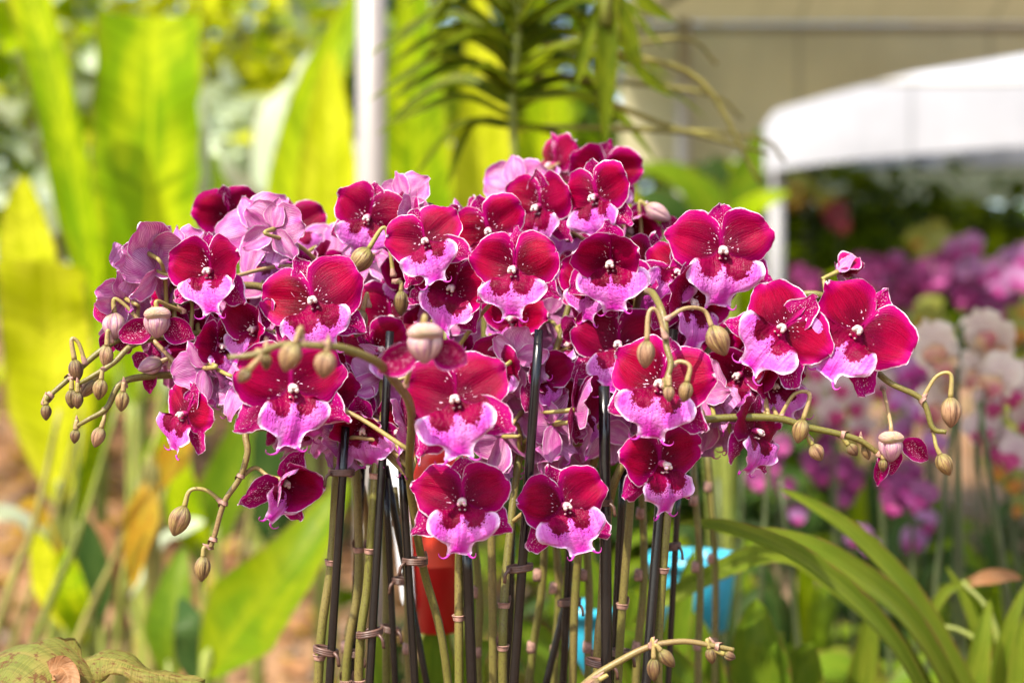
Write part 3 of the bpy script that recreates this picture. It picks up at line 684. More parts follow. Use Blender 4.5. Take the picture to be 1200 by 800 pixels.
B(S11, 842, 399, 38, 31, .93, (781, 374), -26, 'bud', arc=.006, jd=.915); B(S11, 757, 415, 33, 24, .90, (780, 395), 4, 'bud', arc=.012); B(S11, 784, 461, 19, 15, .895, (779, 452), 0, 'bud'); B(S11, 803, 459, 25, 19, .9, (786, 428), 10, 'bud', arc=.004)
B(S10, 938, 505, 29, 22, .978, (913, 490), 14, 'bud', arc=.012); B(S10, 957, 530, 22, 20, .98, (950, 516), -30, 'bud'); B(S10, 999, 527, 17, 15, .98, (985, 510), -40, 'bud_dark'); B(S10, 1035, 545, 15, 12, .976, (1030, 533), 0, 'bud_dark'); B(S10, 1015, 530, 18, 12, .985, (1008, 517), -20, 'bud')
B(S12, 1114, 483, 36, 27, .978, (1081, 467), 0, 'bud', arc=.010); B(S12, 1107, 544, 28, 22, .978, (1093, 503), -25, 'bud')
B(S13, 766, 784, 27, 18, .945, (763, 757), 0, 'bud_dark', arc=.005); B(S13, 782, 771, 26, 18, .944, (764, 757), -40, 'bud_dark', arc=-.001); B(S13, 833, 768, 19, 15, .95, (838, 757), -12, 'bud_dark'); B(S13, 855, 768, 15, 13, .95, (838, 757), -70, 'bud_dark')
B(S13, 690, 803, 30, 14, .94, (698, 795), 60, 'bud')
# opening buds: pale hoods with the first crimson petals pushing out
def opening(pl, px, py, L, W, d, joint, petals, tilt=0, cap=True, arc=0.0, mat='bud_pink', jd=None):
    b = pl.bud(px, py, L, W, d, joint, tilt, mat, arc=arc, jd=jd)
    k0 = b.name; b.name = 'opening_bud'; WM[b.name] = WM[k0]
    for (dx, dy, ang, ln, wd, yaw) in petals:
        mb = MB(); sheet(mb, R(ang), 1.0, wd, wd, s0=0.0, y0=0, pw=0.7, vp=0.9, bend=-.25, cup=0.5, ripple=.01, seed=int(px+ang), nu=15, nv=19)
        sz = ln/FPX*d
        w = Matrix.Translation(P(px+dx, py+dy, d+0.004)) @ Matrix.Rotation(R(yaw), 4, 'Z') @ Matrix.Scale(sz, 4)
        mb.obj('petal', M['sepal'], b, w)
    if cap:
        mb = MB(); ellipsoid(mb, (0, 0, 0), (1, 1, 0.60), warp=lambda D: 1-0.14*np.clip(-D[..., 2], 0, 1)+0.05*np.cos(3*np.arctan2(D[..., 1], D[..., 0])))
        w = Matrix.Translation(P(px, py-L*0.30, d-0.0015)) @ Matrix.Rotation(R(tilt), 4, 'Y') @ Matrix.Scale(W*0.47/FPX*d, 4)
        mb.obj('hood', M['bud_pink2'], b, w)
    return b
M['bud_pink2'] = bud_material('tan_pink_hood', (0.55, 0.34, 0.25), (0.60, 0.38, 0.34), (0.45, 0.22, 0.22))
opening(S5, 497, 404, 44, 46, .83, (475, 452), [(-6, 2, 212, 58, .32, 0), (8, 4, -20, 46, .40, 0)], jd=.87)
opening(S2, 184, 379, 34, 34, .98, (215, 365), [(-4, 2, 200, 44, .36, 10), (6, 0, -25, 40, .40, -10)], jd=1.0)
opening(S1, 134, 382, 32, 30, .99, (165, 380), [(-2, 6, 250, 30, .40, 0), (4, 10, -60, 26, .4, 0), (-6, -4, 130, 30, .3, 0)], cap=False, arc=.004)
opening(S10, 1044, 524, 34, 32, .975, (1035, 455), [(12, -8, -32, 46, .30, 10), (-10, 6, 265, 40, .22, 0), (-4, -2, 280, 36, .42, 0)], mat='bud_pink', jd=1.0)
opening(S4, 176, 428, 30, 24, 1.0, (200, 430), [(0, 0, 150, 26, .4, 0), (2, 4, 260, 30, .3, 0)], tilt=70, cap=False)
opening(S9, 771, 249, 34, 22, 1.13, (752, 285), [(4, 8, -30, 26, .4, 0)], tilt=-60, cap=False)
opening(S12, 925, 368, 40, 22, 1.0, (940, 350), [], tilt=10, cap=False, mat='bud')

for pl, lst in ((S1, [(389, 655, .985), (381, 760, .985), (395, 540, .985)]), (S2, [(421, 640, 1.06), (408, 790, 1.06)]), (S3, [(432, 650, .985), (421, 790, .985), (442, 560, .985)]),
                (S5, [(493, 668, 1.01)]), (S6, [(538, 725, .985)]), (S8, [(590, 757, 1.0), (590, 715, 1.0)]), (S10, [(702, 776, 1.0), (868, 489, .98), (985, 508, .98)]),
                (S12, [(773, 665, .99), (1080, 467, .98)]), (S11, [(726, 700, 1.04)]), (S14, [(285, 558, .98), (262, 588, .98), (252, 630, .98)]), (S13, [(838, 757, .95), (764, 757, .95)]), (S5, [(386, 406, .80)]), (S1, [(84, 442, .98), (62, 462, .975)])):
    for a in lst: pl.bract(*a, size=0.0062 if a[1] > 540 and pl not in (S13, S14) else 0.0042)

stake('black stake lashed to the first orchid stem beside the green leaf', [(386, 800, .972), (405, 500, .972)], ties=[(400, 553, .975, 34), (382, 762, .975, 32)])
stake('black stake half hidden between the second and third orchid stems', [(412, 800, 1.075), (424, 545, 1.075)], ties=[(415, 765, 1.065, 26), (428, 540, 1.06, 30)])
stake('black stake with a bare tip standing among dark petals', [(433, 800, .975), (457, 388, .985)], ties=[(433, 741, .978, 34)])
stake('thin dark stake in front of the white sheet', [(463, 800, 1.07), (452, 560, 1.07)], r=.003, ties=[(458, 737, 1.075, 26)])
stake('thin black stake crossing the white sheet at a slant', [(500, 800, 1.08), (452, 545, 1.08)], r=.003, ties=[(470, 680, 1.07, 24)])
stake('black stake with a brown tie beside the red and white pot', [(486, 800, .995), (470, 530, .995)], ties=[(486, 657, .995, 32)])
stake('thick black stake below the lone lower flower', [(553, 800, .98), (546, 620, .98)], r=.0042)
stake('thin black stake behind the forked stem', [(597, 800, 1.08), (601, 560, 1.08)], r=.003)
stake('tallest black stake, its bare top rising through the flowers', [(602, 800, .965), (632, 386, .965)], r=.0038, ties=[(609, 665, .967, 34)])
stake('blurred dark stake beside the turquoise pot', [(660, 800, 1.09), (671, 560, 1.09)], r=.0036, ties=[(667, 705, 1.08, 30)])
stake('leaning dark stake crossing behind the turquoise pot', [(640, 800, 1.11), (674, 660, 1.11)], r=.0034)
stake('glossy grey-black stake crossed by the low bud spray', [(711, 800, .972), (708, 452, .98)], r=.0046, ties=[(702, 588, .978, 34), (703, 777, .978, 38)])
stake('black stake behind the grey one with a slight lean', [(718, 800, 1.055), (731, 545, 1.055)], ties=[(727, 764, 1.045, 30)])
stake('black stake rising to the drooping tan buds', [(757, 800, .978), (789, 386, 1.0)], r=.0040)
stake('thin dark stake behind the speckled green stem', [(783, 800, 1.10), (796, 555, 1.10)], r=.0028, ties=[(789, 640, 1.09, 18)])

#@@SETTING@@
M['ground'] = None
t = NT('mulch_ground')
o = t.n('ShaderNodeTexCoord').outputs['Object']
n1 = t.noise(o, 1.3, 4.0, 0.6); n2 = t.noise(o, 16.0, 5.0, 0.7); n3 = t.noise(o, 70.0, 2.0, 0.6)
c = t.mix(t.step(n1, 0.35, 0.65), (0.27, 0.125, 0.055), (0.38, 0.22, 0.115))
c = t.mix(t.math('MULTIPLY', t.step(n2, 0.45, 0.65), 0.7), c, (0.12, 0.07, 0.04))
c = t.mix(t.math('MULTIPLY', t.step(n3, 0.55, 0.7), 0.6), c, (0.44, 0.31, 0.19))
M['ground'] = t.surf(t.pbsdf(c, 0.9, 0.2, t.bump(t.math('ADD', n2, n3), 0.8, 0.04)))
def ground_z(x, y):
    left = 1/(1+np.exp((x-0.2)*2.2))
    return left*1.15*np.clip((y-3.2)/4.5, 0, 1)**1.2*(1+0.06*np.sin(x*2)+0.05*np.sin(y*1.7+x))+0.9*np.clip((y-9)/25, 0, 1)
gx = np.concatenate([np.linspace(-60, -6, 14), np.linspace(-5, 6, 56), np.linspace(7, 60, 14)])
gy = np.concatenate([np.linspace(-40, -1, 12), np.linspace(-0.5, 12, 60), np.linspace(13, 90, 16)])
GX, GY = np.meshgrid(gx, gy)
mb = MB(); mb.add(np.stack([GX, GY, ground_z(GX, GY)], -1), gridfaces(len(gx), len(gy)))
g = mb.obj('ground', M['ground']); tag(g, 'brown mulch ground with sunlit patches sloping up behind the flowers', 'ground', kind='structure')

# ---- leaves
def blade(mb, path, width, fold=0.15, ripple=0.02, seed=0, up=None, nu=13, twist=0.0, tipp=0.6, base=0.15, cut=0.0, split=0.0, m=0, sub=6, face=None):
    """a leaf blade along a path; width in metres (half), fold lifts the margins"""
    r = np.random.default_rng(seed)
    path = catmull([np.array(p) for p in path], sub)
    k = len(path); T = np.gradient(path, axis=0); T /= np.linalg.norm(T, axis=1, keepdims=True)
    fv = np.array(face if face is not None else (0, -1.0, 0.15), float)
    v = np.linspace(0, 1, k)
    prof = np.minimum(1.0, (base+(1-base)*np.clip(v/0.35, 0, 1)**0.8))*np.clip((1-v*(1-cut))/tipp, 0, 1)**0.62
    prof = np.minimum(prof, 1)
    u = np.linspace(-1, 1, nu)
    ph = r.uniform(0, 6.28, 4)
    V = np.zeros((k, nu, 3))
    for i in range(k):
        n = fv-T[i]*fv.dot(T[i]); n /= np.linalg.norm(n)
        side = np.cross(T[i], n)
        tw = twist*v[i]
        side, n = side*math.cos(tw)+n*math.sin(tw), n*math.cos(tw)-side*math.sin(tw)
        w = width*prof[i]
        rp = ripple*np.abs(u)*(np.sin(v[i]*14+ph[0]+np.sign(u)*ph[1])+0.5*np.sin(v[i]*31+ph[2]))
        jag = 1+(split*r.uniform(-1, 0.3, nu)*(np.abs(u) > .9) if split else 0)
        V[i] = path[i][None]+side[None]*(u*w*jag)[:, None]+n[None]*(fold*w*u**2+rp*width)[:, None]
    F = gridfaces(nu, k)
    mb.add(V, F, None, np.stack(np.meshgrid(u, v), -1), m)

M['leaf_lime'] = leaf_material('lime_leaf', (0.19, 0.34, 0.002), (0.48, 0.57, 0.006), trans=0.5, veins=18, vein_amt=.75)
M['leaf_yellow'] = leaf_material('yellow_leaf', (0.50, 0.55, 0.006), (0.70, 0.70, 0.03), trans=0.5, veins=16, vein_amt=.6)
M['leaf_green'] = leaf_material('green_leaf', (0.085, 0.16, 0.006), (0.15, 0.22, 0.008), trans=0.35, veins=14)
M['leaf_lime2'] = leaf_material('fresh_green_leaf', (0.12, 0.21, 0.002), (0.22, 0.28, 0.003), trans=0.45, veins=14)
M['leaf_orchid'] = leaf_material('orchid_leaf', (0.085, 0.15, 0.010), (0.13, 0.19, 0.012), trans=0.25, veins=3, vein_amt=0.15, rough=0.3)
M['leaf_dark'] = leaf_material('dark_leaf', (0.025, 0.06, 0.012), (0.05, 0.09, 0.02), trans=0.25, veins=12)
M['leaf_pale'] = leaf_material('pale_leaf', (0.44, 0.52, 0.34), (0.52, 0.58, 0.40), trans=0.35, veins=10, rough=0.3, spec=0.6)  # glaucous green, lightened in colour to stand in for sunlit glare
M['leaf_orange'] = leaf_material('orange_leaf', (0.42, 0.22, 0.012), (0.38, 0.30, 0.02), trans=0.4, veins=12, spots=0.6)
M['leaf_strap'] = leaf_material('strap_leaf', (0.12, 0.175, 0.012), (0.18, 0.22, 0.018), trans=0.3, veins=1.5, vein_amt=0.2, rough=0.42, ribs=.5)
M['leaf_vanda'] = leaf_material('hanging_leaf', (0.075, 0.12, 0.004), (0.20, 0.25, 0.006), trans=0.45, veins=1.5, vein_amt=0.2, rough=0.42, ribs=.5)
M['leaf_dry'] = leaf_material('dry_leaf', (0.17, 0.18, 0.035), (0.24, 0.19, 0.05), trans=0.25, veins=40, vein_amt=0.6, spots=0.9, ribs=.4, rough=0.5)
M['leaf_brown'] = leaf_material('brown_leaf', (0.30, 0.14, 0.06), (0.36, 0.2, 0.10), trans=0.25, veins=12, vein_amt=0.4)
M['stalk_tan'] = plain('tan_stalk', (0.22, 0.20, 0.05), 0.6, 0.3, 0.4, 12)
M['stalk_green'] = plain('green_stalk', (0.17, 0.20, 0.03), 0.5, 0.4, 0.3, 12)

def plant(name, label, cat, base, leaves, group=None, stalk='stalk_green', sr=0.012):
    """leaves: (material, [(px,py,d)...], half width px, kwargs); a leaf's stalk runs from the plant's base to the blade's foot"""
    r = empty(name, base, label, cat, group)
    for i, (mat, pts, hw, kw) in enumerate(leaves):
        pts = [P(*p) for p in pts]
        mb = MB(); blade(mb, pts, hw/FPX*pts[0].y, seed=i+int(abs(base[0]*100)), **kw)
        lf = mb.obj('leaf', M[mat], r)
        b = Vector(base)
        if (pts[0]-b).length > 0.03:
            mid = b.lerp(pts[0], 0.5)+Vector(((pts[0].x-b.x)*-0.15, 0, 0.05))
            mb = MB(); tube(mb, catmull([b, mid, pts[0], pts[0].lerp(pts[1], 0.15)], 5), [sr, sr*0.8, sr*0.6, sr*0.35], 8)
            mb.obj('leaf_stalk', M[stalk], lf)
    return r
def gb(px, d, dz=0.0):
    x = (px-600)/FPX*d
    return (x, d, float(ground_z(np.array(x), np.array(d)))+dz)

plant('banana_plant', 'broad lime green banana leaf with a straight midrib and pale edge', 'banana plant', gb(168, 3.0),
  [('leaf_lime', [(168, 470, 3.0), (172, 330, 3.0), (176, 180, 3.0), (180, 20, 3.02)], 66, dict(cut=0.55, tipp=0.35, fold=0.25, ripple=0.09, split=.12)),
   ('leaf_pale', [(190, 480, 3.15), (212, 330, 3.15), (226, 190, 3.15), (232, 95, 3.15)], 28, dict(tipp=0.6, fold=-0.3)),
   ('leaf_green', [(160, 500, 3.1), (140, 440, 3.15), (125, 400, 3.2), (110, 380, 3.3)], 14, {})], sr=.02)
plant('banana_plant', 'slanting yellow green banana leaf at the picture edge', 'banana plant', gb(110, 2.8),
  [('leaf_lime', [(122, 420, 2.8), (95, 260, 2.8), (65, 110, 2.8), (32, -20, 2.82)], 25, dict(cut=0.4, tipp=0.4, fold=0.4)),
   ('leaf_yellow', [(60, 420, 2.75), (40, 330, 2.75), (30, 260, 2.75), (28, 205, 2.75)], 34, dict(tipp=0.5, fold=0.3))], sr=.018)
plant('banana_plant', 'glowing yellow banana leaf low behind the brown buds', 'banana plant', gb(62, 2.7),
  [('leaf_yellow', [(70, 590, 2.7), (64, 480, 2.7), (58, 380, 2.68), (52, 305, 2.62)], 52, dict(cut=0.5, tipp=0.4, fold=0.3, ripple=.06)),
   ('leaf_lime', [(88, 640, 2.72), (112, 500, 2.74), (124, 400, 2.78), (128, 330, 2.85)], 18, dict(tipp=0.5))], sr=.018)
plant('banana_plant', 'yellow green banana leaf close beside the white tent pole', 'banana plant', gb(385, 3.3),
  [('leaf_yellow', [(392, 460, 3.3), (388, 330, 3.3), (386, 190, 3.3), (388, 55, 3.3)], 42, dict(tipp=0.5, fold=0.3)),
   ('leaf_lime', [(360, 470, 3.4), (345, 300, 3.4), (370, 120, 3.45), (430, -30, 3.5)], 38, dict(tipp=0.5))], sr=.02)
plant('banana_plant', 'bright lime leaf behind the hanging strap leaves', 'banana plant', gb(500, 3.4),
  [('leaf_lime', [(492, 440, 3.4), (488, 280, 3.4), (486, 120, 3.4), (484, -60, 3.4)], 46, dict(tipp=0.5, fold=0.2)),
   ('leaf_yellow', [(540, 420, 3.5), (560, 260, 3.5), (566, 120, 3.5), (560, -20, 3.5)], 42, dict(tipp=0.6)),
   ('leaf_lime', [(520, 420, 3.6), (620, 250, 3.6), (640, 120, 3.6), (600, 20, 3.6)], 40, dict(tipp=0.6))], sr=.02)
plant('canna_plant', 'big pale silvery leaves between the lime leaf and pole', 'canna', gb(300, 3.8),
  [('leaf_pale', [(330, 330, 3.8), (300, 260, 3.7), (270, 200, 3.6), (250, 160, 3.55)], 60, dict(tipp=0.6, face=(0, -.5, 1))),
   ('leaf_pale', [(310, 340, 3.9), (350, 250, 3.8), (385, 215, 3.7), (420, 200, 3.6)], 52, dict(tipp=0.6, face=(0, -.5, 1))),
   ('leaf_pale', [(300, 300, 4.0), (330, 150, 4.0), (350, 90, 3.95), (375, 50, 3.9)], 38, dict(tipp=0.6, face=(0, -.6, 1))),
   ('leaf_green', [(290, 340, 3.9), (262, 250, 3.9), (255, 205, 3.9), (250, 180, 3.9)], 20, dict(tipp=0.6))])
plant('canna_plant', 'pale glaucous leaves behind the hanging orchid leaves', 'canna', gb(560, 4.0),
  [('leaf_pale', [(520, 330, 4.0), (500, 240, 3.95), (520, 190, 3.9), (560, 160, 3.85)], 62, dict(tipp=0.6, face=(0, -.5, 1))),
   ('leaf_pale', [(600, 330, 4.0), (590, 240, 3.95), (570, 200, 3.9), (540, 180, 3.85)], 58, dict(tipp=0.6, face=(0, -.5, 1))),
   ('leaf_pale', [(470, 330, 4.1), (470, 250, 4.1), (480, 200, 4.0), (500, 170, 3.95)], 50, dict(tipp=0.6, face=(0, -.5, 1)))])
plant('canna_plant', 'wide green leaf on a slanting pale midrib below the cupped flower', 'canna', (P(215, 860, 2.0).x, 2.0, 0.0),
  [('leaf_lime2', [(240, 790, 2.0), (290, 725, 2.0), (345, 660, 2.0), (410, 560, 2.05)], 62, dict(tipp=0.7, fold=.25, face=(-.35, -1, .4))),
   ('leaf_green', [(200, 800, 2.1), (198, 740, 2.1), (205, 690, 2.12), (215, 640, 2.15)], 30, dict(tipp=0.6)),
   ('leaf_dark', [(245, 820, 2.05), (232, 770, 2.05), (222, 730, 2.05), (210, 700, 2.1)], 26, dict(tipp=0.6))], sr=.014)
plant('canna_plant', 'low green and yellow leaves beside the orange leaf', 'canna', (P(100, 860, 2.3).x, 2.3, 0.0),
  [('leaf_yellow', [(80, 740, 2.3), (62, 690, 2.3), (50, 650, 2.3), (40, 620, 2.3)], 22, dict(tipp=0.6)),
   ('leaf_lime', [(100, 760, 2.3), (85, 710, 2.25), (80, 670, 2.25), (75, 640, 2.25)], 22, dict(tipp=0.6)),
   ('leaf_dark', [(110, 740, 2.35), (112, 690, 2.35), (105, 640, 2.35), (95, 600, 2.35)], 24, dict(tipp=0.6)),
   ('leaf_brown', [(150, 760, 2.4), (130, 660, 2.4), (118, 620, 2.4), (100, 640, 2.4)], 14, dict(tipp=0.6)), ('leaf_orange', [(120, 760, 2.5), (60, 640, 2.5), (40, 590, 2.5), (15, 600, 2.5)], 12, dict(tipp=0.6)),
   ('leaf_pale', [(60, 640, 2.5), (20, 610, 2.45), (-15, 600, 2.4), (-50, 600, 2.4)], 26, dict(tipp=0.6, face=(0, -.7, 1)))])
plant('canna_plant', 'drooping orange and yellow leaf with brown blotches', 'canna', (P(178, 860, 2.2).x, 2.2, 0.0),
  [('leaf_orange', [(176, 560, 2.2), (168, 600, 2.18), (160, 640, 2.17), (156, 690, 2.16)], 22, dict(tipp=0.6)),
   ('leaf_orange', [(182, 575, 2.25), (200, 540, 2.25), (214, 520, 2.25), (226, 505, 2.25)], 20, dict(tipp=0.6)),
   ('leaf_lime', [(176, 570, 2.3), (186, 540, 2.3), (196, 510, 2.3), (205, 470, 2.3)], 22, dict(tipp=0.6))], stalk='stalk_tan')
plant('canna_plant', 'green leaves standing behind the drooping lower sprays', 'canna', (P(270, 860, 2.6).x, 2.6, 0.0),
  [('leaf_green', [(255, 640, 2.6), (262, 580, 2.6), (275, 530, 2.6), (290, 470, 2.6)], 30, dict(tipp=0.6)),
   ('leaf_dark', [(320, 640, 2.7), (318, 590, 2.7), (312, 540, 2.7), (310, 480, 2.7)], 34, dict(tipp=0.6)),
   ('leaf_lime', [(235, 660, 2.65), (225, 610, 2.65), (210, 560, 2.65), (215, 500, 2.65)], 26, dict(tipp=0.6)),
   ('leaf_pale', [(150, 700, 2.7), (190, 640, 2.65), (215, 620, 2.6), (240, 610, 2.6)], 22, dict(tipp=0.6, face=(0, -.7, 1)))])
# thin cane stalks at lower left
for i, (a, b, lab) in enumerate((((-10, 760), (70, 480), 'thin tan cane leaning over the mulch at the picture edge'), ((30, 780), (140, 470), 'thin green cane leaning across the mulch'), ((70, 800), (190, 490), 'slanted cane crossing in front of the orange leaf'),
                                 ((135, 790), (150, 470), 'upright tan cane below the brown buds'), ((240, 790), (300, 560), 'tan cane leaning behind the drooping bud spray'), ((50, 790), (95, 500), 'slim brown cane leaning just left of the lowest brown bud'), ((110, 790), (210, 520), 'green cane slanting behind the small side-turned flower'), ((170, 790), (160, 560), 'brown upright cane under the orange leaf'), ((5, 790), (105, 440), 'pair of slim canes behind the lowest brown bud'))):
    d = 2.05+0.08*i
    p0, p1 = P(*a, d), P(*b, d)
    base = p0-(p1-p0)*((p0.z)/(p1.z-p0.z))
    mb = MB(); tube(mb, catmull([base, p0, p0.lerp(p1, .5)+Vector((.01, 0, 0)), p1], 4), [.009, .006, .003], 7)
    tag(mb.obj('plant_cane', M['stalk_tan' if i % 2 == 0 else 'stalk_green']), lab, 'cane', 'thin canes over the mulch')
# dried leaf in the corner
dr = empty('torn_leaf', P(0, 880, 1.02), 'torn drying leaf with brown curled edges in the bottom corner', 'leaf')
mb = MB(); blade(mb, [P(-70, 860, 1.06), P(-30, 790, 1.05), P(20, 764, 1.03), P(62, 788, 1.0), P(80, 860, .98)], 0.028, fold=-.3, ripple=.12, seed=5, face=(0.1, -0.55, 1), base=0.8, tipp=0.2, nu=15)
mb.obj('leaf_blade', M['leaf_dry'], dr)
mb = MB(); blade(mb, [P(78, 795, 1.04), P(92, 776, 1.03), P(130, 772, 1.02), P(180, 788, 1.01), P(240, 800, 1.01)], 0.020, fold=-.5, ripple=.2, seed=6, face=(0, -0.6, 1), base=0.9, tipp=0.8, nu=11, split=.35)
mb.obj('leaf_blade', M['leaf_dry'], dr)
mb = MB(); blade(mb, [P(55, 830, 1.08), P(62, 785, 1.08), P(80, 765, 1.07), P(96, 772, 1.06)], 0.014, fold=.3, ripple=.15, seed=8, face=(0, -1, .4), base=0.9, tipp=0.3, split=.3)
mb.obj('leaf_blade', M['leaf_dry'], dr)
mb = MB(); blade(mb, [P(58, 786, 1.0), P(72, 782, 1.0), P(80, 796, .995), P(82, 830, .99)], 0.008, fold=.3, ripple=.2, seed=9, face=(.3, -1, .4), base=0.9, tipp=0.3)
mb.obj('leaf_blade', M['leaf_brown'], dr)
# ---- strap leaved orchid at lower right
plant('strap_leaf_plant', 'clump of long arching strap leaves with folded bases', 'orchid', (P(1130, 900, 1.42).x, 1.42, P(1130, 900, 1.42).z),
  [('leaf_strap', [(1150, 850, 1.40), (1075, 715, 1.36), (1010, 640, 1.34), (960, 600, 1.33), (912, 572, 1.33)], 22, dict(tipp=0.8, fold=.5, base=.8, nu=9, face=(.5, -.8, .8))),
   ('leaf_strap', [(1135, 860, 1.38), (1065, 735, 1.32), (990, 670, 1.28), (920, 635, 1.27), (835, 622, 1.27)], 25, dict(tipp=0.7, fold=.5, base=.8, nu=9, face=(.5, -.8, .8))),
   ('leaf_strap', [(1105, 850, 1.42), (1050, 760, 1.4), (980, 690, 1.38), (900, 650, 1.38), (780, 702, 1.36), (740, 730, 1.36)], 20, dict(tipp=0.7, fold=.4, base=.8, nu=9, face=(.4, -.8, .8))),
   ('leaf_strap', [(1100, 860, 1.34), (1040, 750, 1.28), (950, 665, 1.24), (860, 622, 1.22), (790, 612, 1.22)], 18, dict(tipp=0.6, fold=.5, base=.8, nu=9, face=(.5, -.8, .8))),
   ('leaf_strap', [(1000, 860, 1.48), (1010, 790, 1.48), (1018, 740, 1.48), (1025, 700, 1.48)], 18, dict(tipp=0.7, fold=.3, base=.8)),
   ('leaf_strap', [(1135, 860, 1.40), (1140, 800, 1.40), (1150, 750, 1.40), (1160, 700, 1.41)], 18, dict(tipp=0.7, fold=.3, base=.8))], sr=.004)
plant('strap_leaf_plant', 'strap leaved plant with one withered brown leaf tip at the picture edge', 'orchid', (P(1190, 900, 1.45).x, 1.45, P(1190, 900, 1.45).z),
  [('leaf_strap', [(1175, 860, 1.45), (1172, 790, 1.44), (1185, 730, 1.44), (1205, 680, 1.45)], 14, dict(tipp=0.7, base=.8)),
   ('leaf_strap', [(1190, 860, 1.42), (1192, 800, 1.42), (1200, 740, 1.42), (1225, 690, 1.42)], 14, dict(tipp=0.7, base=.8)),
   ('leaf_strap', [(1160, 860, 1.5), (1150, 760, 1.5), (1130, 700, 1.5), (1108, 662, 1.5)], 9, dict(tipp=0.7, base=.8)),
   ('leaf_strap', [(1085, 730, 1.5), (1105, 695, 1.5), (1125, 684, 1.5), (1142, 680, 1.5)], 7, dict(tipp=0.7, base=.8)),
   ('leaf_brown', [(1130, 684, 1.5), (1155, 676, 1.5), (1180, 674, 1.5), (1198, 678, 1.5)], 9, dict(tipp=0.5, base=.4))], sr=.004)
# broad orchid leaves between the stems
def pot_leaves(lab, base, specs):
    plant('leafy_orchid', lab, 'orchid', base, [('leaf_orchid', p, w, dict(tipp=0.5, fold=.35, base=.7, **k)) for (p, w, k) in specs], group='leafy orchids between the stems', sr=.004)
pot_leaves('broad arching green orchid leaf between the tall stakes and turquoise pot', tuple(P(640, 900, 1.3)),
  [([(690, 850, 1.3), (650, 790, 1.3), (618, 750, 1.3), (595, 735, 1.3)], 30, dict(face=(.3, -1, .5))), ([(600, 870, 1.35), (560, 810, 1.35), (552, 760, 1.35), (556, 690, 1.35)], 14, {})])
pot_leaves('dark green upright orchid leaves below the strap leaves', tuple(P(900, 900, 1.42)),
  [([(900, 880, 1.42), (890, 800, 1.42), (885, 750, 1.42), (886, 700, 1.43)], 36, {}), ([(930, 880, 1.46), (930, 820, 1.46), (940, 780, 1.46), (950, 750, 1.46)], 30, {}), ([(840, 880, 1.5), (825, 810, 1.5), (818, 760, 1.5), (812, 715, 1.5)], 28, {}),
   ([(860, 870, 1.38), (800, 800, 1.38), (750, 760, 1.38), (715, 735, 1.38)], 24, dict(face=(.2, -1, .6)))])
pot_leaves('green orchid leaves low between the first black stakes', tuple(P(480, 900, 1.25)),
  [([(470, 880, 1.25), (440, 800, 1.25), (425, 740, 1.25), (430, 690, 1.26)], 26, {}), ([(500, 880, 1.3), (510, 800, 1.3), (512, 750, 1.3), (520, 700, 1.3)], 22, {}), ([(520, 880, 1.28), (545, 800, 1.28), (556, 770, 1.28), (575, 750, 1.28)], 20, {})])
pot_leaves('mid green orchid leaves behind the speckled green stem', tuple(P(760, 900, 1.4)),
  [([(770, 880, 1.4), (752, 800, 1.4), (745, 740, 1.4), (742, 690, 1.4)], 20, {}), ([(800, 880, 1.45), (790, 770, 1.45), (800, 700, 1.45), (815, 640, 1.45)], 16, {}), ([(735, 880, 1.42), (715, 740, 1.42), (700, 680, 1.42), (670, 640, 1.42)], 18, {})])

# ---- turquoise pots, red and white pot, white sheet
M['cyan'] = plain('turquoise_plastic', (0.035, 0.42, 0.60), 0.35, 0.5, 0.12, 20)
M['soil'] = plain('bark_mix', (0.06, 0.035, 0.02), 0.9, 0.2, 0.5, 80)
M['red'] = plain('red_plastic', (0.50, 0.012, 0.010), 0.35, 0.5, 0.15, 20)
M['orange'] = plain('orange_print', (0.50, 0.035, 0.015), 0.4, 0.5, 0.15, 20)
M['white_plastic'] = plain('white_plastic', (0.72, 0.74, 0.76), 0.4, 0.5, 0.06, 10)
def pot(name, lab, cat, px, ptop, pbot, hw_top, hw_bot, d, mat, rim=True):
    a, b = P(px, ptop, d), P(px, pbot, d)
    h = a.z-b.z; rt = hw_top/FPX*d; rb = hw_bot/FPX*d
    prof = [(rb, 0), (rb*.3+rt*.7, h*.72), (rt, h*.88)]
    if rim: prof += [(rt*1.07, h*.88), (rt*1.08, h), (rt*.98, h), (rt*.95, h*.86)]
    else: prof += [(rt, h), (rt*.96, h), (rt*.95, h*.86)]
    n = 32; th = np.linspace(0, 2*np.pi, n, endpoint=False)
    V = np.array([[[r*math.cos(t_), r*math.sin(t_), z] for t_ in th] for r, z in prof])
    mb = MB(); mb.add(V, gridfaces(n, len(prof), wrap=True)+[tuple(range(n))[::-1]], None, np.stack(np.meshgrid(th/6.283, np.linspace(0, 1, len(prof))), -1))
    o = mb.obj(name, M[mat], None, Matrix.Translation(b)); tag(o, lab, cat)
    mb = MB(); mb.add([[rt*.952*math.cos(t_), rt*.952*math.sin(t_), h*.86] for t_ in th], [tuple(range(n))]); mb.obj('potting_mix', M['soil'], o, Matrix.Translation(b))
    return o
pot('plant_pot', 'turquoise plastic pot behind the glossy grey stake', 'pot', 688, 708, 815, 34, 27, 1.42, 'cyan')
pot('plant_pot', 'turquoise plastic pot under the arching strap leaf tips', 'pot', 812, 650, 735, 52, 40, 1.66, 'cyan')
rp = pot('plant_pot', 'red plastic pot with an orange and white wrapper behind the lower flower', 'pot', 512, 520, 738, 36, 26, 1.28, 'red', rim=False)
